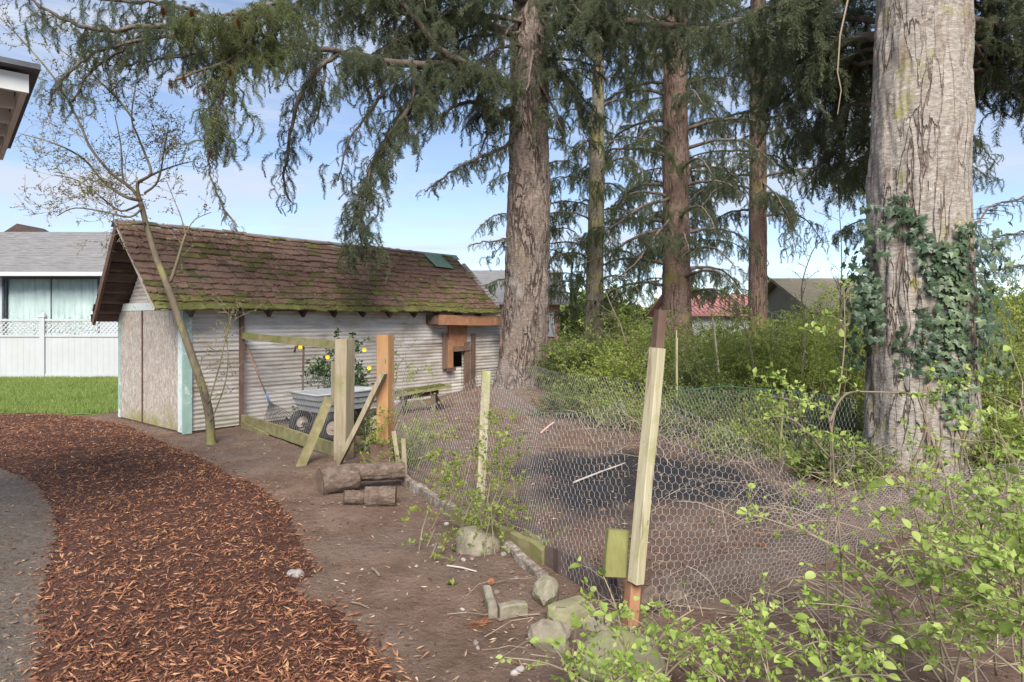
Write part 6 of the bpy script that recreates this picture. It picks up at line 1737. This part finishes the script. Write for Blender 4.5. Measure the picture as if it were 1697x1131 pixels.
# ------------------------------------------------------------------ leafy shrubs in the foreground: every leaf its own piece
def leaf_mesh(sc):
    o = [(0, 0), (.22, .14), (.34, .38), (.30, .64), (.16, .86), (0, 1.0), (-.16, .86), (-.30, .64), (-.34, .38), (-.22, .14)]
    m = MB(); n = len(o)
    vs_ = [(x * sc, y * sc, (abs(x) * .35 - .22 * y * y) * sc) for x, y in o] + [(0, .35 * sc, -.03 * sc), (0, .7 * sc, -.11 * sc)]
    m.add(vs_, [(0, 1, 10), (1, 2, 10), (2, 3, 11, 10), (3, 4, 11), (4, 5, 11), (5, 6, 11), (6, 7, 11), (7, 8, 10, 11), (8, 9, 10), (9, 0, 10)])
    return m.mesh('leaf', MT['leaf'], True)
leaf_me = [leaf_mesh(s) for s in (.024, .032, .040, .050)]
def leafy(label, stems, nleaf, seed, name='leafy_shrub', sub=.28, mt='dry_twig', scale=1.0, nsub=7):
    random.seed(seed); p0 = stems[0][0]
    root = thing(name, label, 'shrub', (p0.x, p0.y, gz1(p0.x, p0.y)), 0, None)
    spots = []; seg = []
    for st in stems:
        ln = smooth(st, 5); n = len(ln)
        MB().tube(ln, [.0062 - .0042 * i / n for i in range(n)], 6).build('stem', MT[mt], root, True)
        for k in range(nsub):
            i = random.randrange(int(n * .25), n - 1); p = ln[i]; d = (ln[i + 1] - ln[i]).normalized()
            dv = (d * .6 + Vector((random.gauss(0, .8), random.gauss(0, .6), random.gauss(.15, .5)))).normalized(); q = [p]; L = sub * random.uniform(.4, 1.2)
            for s in range(5):
                dv = (dv + Vector((random.gauss(0, .15), random.gauss(0, .15), random.gauss(.03, .12)))).normalized(); q.append(q[-1] + dv * L / 5)
                seg.append((*q[-2], *q[-1], .0028 - .0004 * s, .0024 - .0004 * s)); spots.append((q[-1], dv, 1 + s))
        for i in range(int(n * .35), n): spots.append((ln[i], (ln[i] - ln[i - 1]).normalized(), 2))
        spots.append((ln[-1], (ln[-1] - ln[-2]).normalized(), 6)); spots.append((ln[-1], (ln[-1] - ln[-2]).normalized(), 6))
    V_, F_ = tubes_np(np.array(seg), 4); tag(npobj('twigs', V_, F_, MT[mt], root), kind='stuff')
    wts = [s[2] for s in spots]
    rg = np.random.default_rng(seed); sp = random.choices(spots, wts, k=nleaf // 3)
    sprays('small_leaves', np.array([tuple(q[0]) for q in sp]), np.stack([rg.random(len(sp)) * 6.28, rg.uniform(-.8, .4, len(sp)), rg.random(len(sp)) * 6.28], 1), rg.uniform(.35, .8, len(sp)), 'leaf', SPRIG['leaf'], root)
    for k in range(nleaf):
        p, d, w = random.choices(spots, wts)[0]
        y = (d * .5 + Vector((random.gauss(0, .8), random.gauss(0, .8), random.gauss(.05, .35)))).normalized()
        nz_ = Vector((random.gauss(0, .55), random.gauss(-.35, .5), 1)); nz_ = (nz_ - y * nz_.dot(y)).normalized(); x = y.cross(nz_)
        M4 = Matrix.Translation(p + y * .006) @ Matrix((x, y, nz_)).transposed().to_4x4() @ Matrix.Scale(scale * random.uniform(.75, 1.2), 4)
        link('leaf', random.choice(leaf_me), root, M4)
    return root
def arc(b, t_, lift): 
    b = Vector(b); t_ = Vector(t_); return [b, b.lerp(t_, .35) + Vector((0, 0, lift * .8)), b.lerp(t_, .7) + Vector((0, 0, lift)), t_]
g0 = G(1010, 1180); g0 = Vector((g0.x, g0.y, g0.z - .02))
leafy('low leafy shrub sprawling over the mossy rock in the foreground', [arc(g0 + Vector((random.uniform(-.1, .25), random.uniform(-.1, .1), 0)), W(px, py, yy_), .06) for px, py, yy_ in
      ((835, 1090, 2.75), (895, 1060, 2.75), (1000, 955, 2.85), (960, 1000, 2.8), (1060, 1070, 2.7), (1120, 1060, 2.7), (1180, 1080, 2.7), (1000, 1110, 2.65), (1150, 1010, 2.8), (1230, 1040, 2.75), (1090, 1120, 2.6))], 170, 101, nsub=5, sub=.20)
s0 = G(1400, 1120)
leafy('tall thin two stemmed sapling in front of the wire at right', [[Vector((s0.x - .06, s0.y, s0.z)), W(1370, 950, 3.1), W(1375, 830, 3.1), W(1378, 720, 3.1), W(1392, 640, 3.12), W(1400, 560, 3.15), W(1398, 470, 3.2)],
      [Vector((s0.x + .02, s0.y, s0.z)), W(1395, 930, 3.05), W(1383, 800, 3.05), W(1373, 690, 3.05), W(1340, 670, 3.0), W(1265, 655, 2.95)], [W(1375, 700, 3.05), W(1400, 655, 3.05), W(1450, 650, 3.0), W(1540, 655, 2.95)], [W(1376, 760, 3.06), W(1320, 700, 3.0), W(1280, 690, 2.98)]], 110, 102, 'leafy_sapling', .16, 'twig', .85, 5)
b3 = G(1660, 1180)
T3 = ((1240, 850, 3.1), (1330, 880, 3.0), (1430, 830, 3.0), (1500, 800, 2.9), (1560, 760, 2.8), (1620, 720, 2.7), (1690, 660, 2.6), (1690, 760, 2.4), (1350, 1000, 2.8), (1450, 960, 2.7), (1540, 900, 2.6), (1620, 850, 2.5), (1690, 880, 2.3), (1400, 1080, 2.6), (1300, 1090, 2.7), (1520, 1060, 2.5))
leafy('bright leafy shrub arching in from the bottom right corner', [arc(b3 + Vector((random.uniform(-.35, .3), random.uniform(-.15, .3), 0)), W(*q), .10) for q in T3], 299, 103, nsub=9, sub=.26)
leafy('second leafy shrub crowding the right edge below the trunk', [arc(G(1640, 1000) + Vector((random.uniform(-.3, .4), random.uniform(-.2, .3), 0)), W(*q), .12) for q in
      ((1480, 870, 3.7), (1560, 830, 3.7), (1640, 800, 3.6), (1690, 740, 3.5), (1600, 700, 3.8), (1690, 830, 3.3), (1530, 780, 3.9), (1660, 900, 3.2), (1450, 930, 3.5))], 280, 104, nsub=9, sub=.28)
leafy('low bright seedling cluster at the bottom edge right of the mossy rock', [arc(G(1330, 1200) + Vector((random.uniform(-.3, .3), random.uniform(-.1, .2), 0)), W(*q), .05) for q in
      ((1180, 1120, 2.7), (1290, 1090, 2.7), (1420, 1100, 2.6), (1480, 1120, 2.5), (1240, 1040, 2.85))], 150, 105, nsub=6, sub=.2)
leafy('leafy branches hanging in at the lower right edge', [arc(W(1780, 1100, 2.2), W(*q), .12) for q in
      ((1560, 960, 2.4), (1600, 1010, 2.4), (1640, 930, 2.3), (1680, 960, 2.2), (1620, 1080, 2.3), (1550, 1040, 2.4), (1690, 1040, 2.1), (1660, 820, 2.4))], 240, 106, nsub=9, sub=.22)
# dry tangle on the ground at right
rg = np.random.default_rng(55)
def tangle(label, c, n, rx, ry, h, seed, L=.9):
    rg = np.random.default_rng(seed); seg = []
    for k in range(n):
        x, y = c[0] + rg.normal(0, rx), c[1] + rg.normal(0, ry); a = rg.random() * 6.283; l_ = L * rg.uniform(.3, 1.1); hh_ = h * rg.random()
        t_ = np.linspace(0, 1, 6); px_ = x + np.cos(a) * l_ * t_ + rg.normal(0, .02, 6); py_ = y + np.sin(a) * l_ * .7 * t_ + rg.normal(0, .02, 6)
        pz_ = gz(px_, py_) + .01 + hh_ * np.sin(np.pi * np.clip(t_ * .85 + .05, 0, 1)); r_ = rg.uniform(.0015, .0042)
        seg += [(px_[i], py_[i], pz_[i], px_[i + 1], py_[i + 1], pz_[i + 1], r_ * (1 - .1 * i), r_ * (1 - .1 * (i + 1))) for i in range(5)]
    V_, F_ = tubes_np(np.array(seg), 3)
    tag(npobj('dry_brush', V_, F_, MT['dry_twig']), label, 'brush', kind='stuff')
tangle('dry tan twigs tangled before the ivy trunk', (3.4, 5.4), 200, .8, .55, .45, 1)
tangle('dry twigs lying under the leafy shrubs at bottom right', (1.7, 3.6), 140, .8, .35, .16, 2, .6)
tangle('dry stems standing at the right edge below the shrubs', (3.2, 4.2), 110, .6, .4, .5, 3)
tangle('thin dry stems along the back of the pen', (2.6, 9.0), 260, 1.1, .8, .5, 4)
# small weeds dotted on the soil
for i, (px, py) in enumerate(((440, 875), (755, 915), (750, 970), (1180, 870), (1250, 860), (720, 830), (850, 880))):
    g = G(px, py); m = MB()
    for k in range(9):
        a = random.random() * 6.28; d = Vector((math.cos(a), math.sin(a), random.uniform(.5, 1.6))).normalized(); s = d.cross(Vector((0, 0, 1))).normalized(); L = random.uniform(.03, .06)
        m.add([g, g + d * L * .5 + s * L * .22, g + d * L, g + d * L * .5 - s * L * .22], [(0, 1, 2), (0, 2, 3)])
    tag(m.build('weed', MT['bush_leaf']), 'tiny green weed sprouting from the bare soil', 'weed', 'tiny weeds on the soil')
print('TRIS', NTRI, sum(len(m.polygons) for m in bpy.data.meshes))

# green ground cover spilling from the thicket down to the back wire
GC = pxpoly([(905, 655), (960, 690), (1050, 715), (1150, 735), (1250, 765), (1340, 800), (1430, 815), (1470, 760), (1440, 680), (1300, 640), (1100, 625), (980, 625)])
xs = rng.uniform(-1, 8, 40000); yy_ = rng.uniform(5, 20, 40000); k = inpoly(xs, yy_, GC); xs = xs[k][:2400]; yy_ = yy_[k][:2400]; n = len(xs)
gc = thing('ground_cover', 'low green weeds and grass spilling from the thicket to the back of the pen', 'weeds', (2.5, 9.5, 0)); gc['kind'] = 'stuff'
dk = fbm(np.stack([xs, yy_, 0 * xs], 1) * 1.1, 3, 66) > .5
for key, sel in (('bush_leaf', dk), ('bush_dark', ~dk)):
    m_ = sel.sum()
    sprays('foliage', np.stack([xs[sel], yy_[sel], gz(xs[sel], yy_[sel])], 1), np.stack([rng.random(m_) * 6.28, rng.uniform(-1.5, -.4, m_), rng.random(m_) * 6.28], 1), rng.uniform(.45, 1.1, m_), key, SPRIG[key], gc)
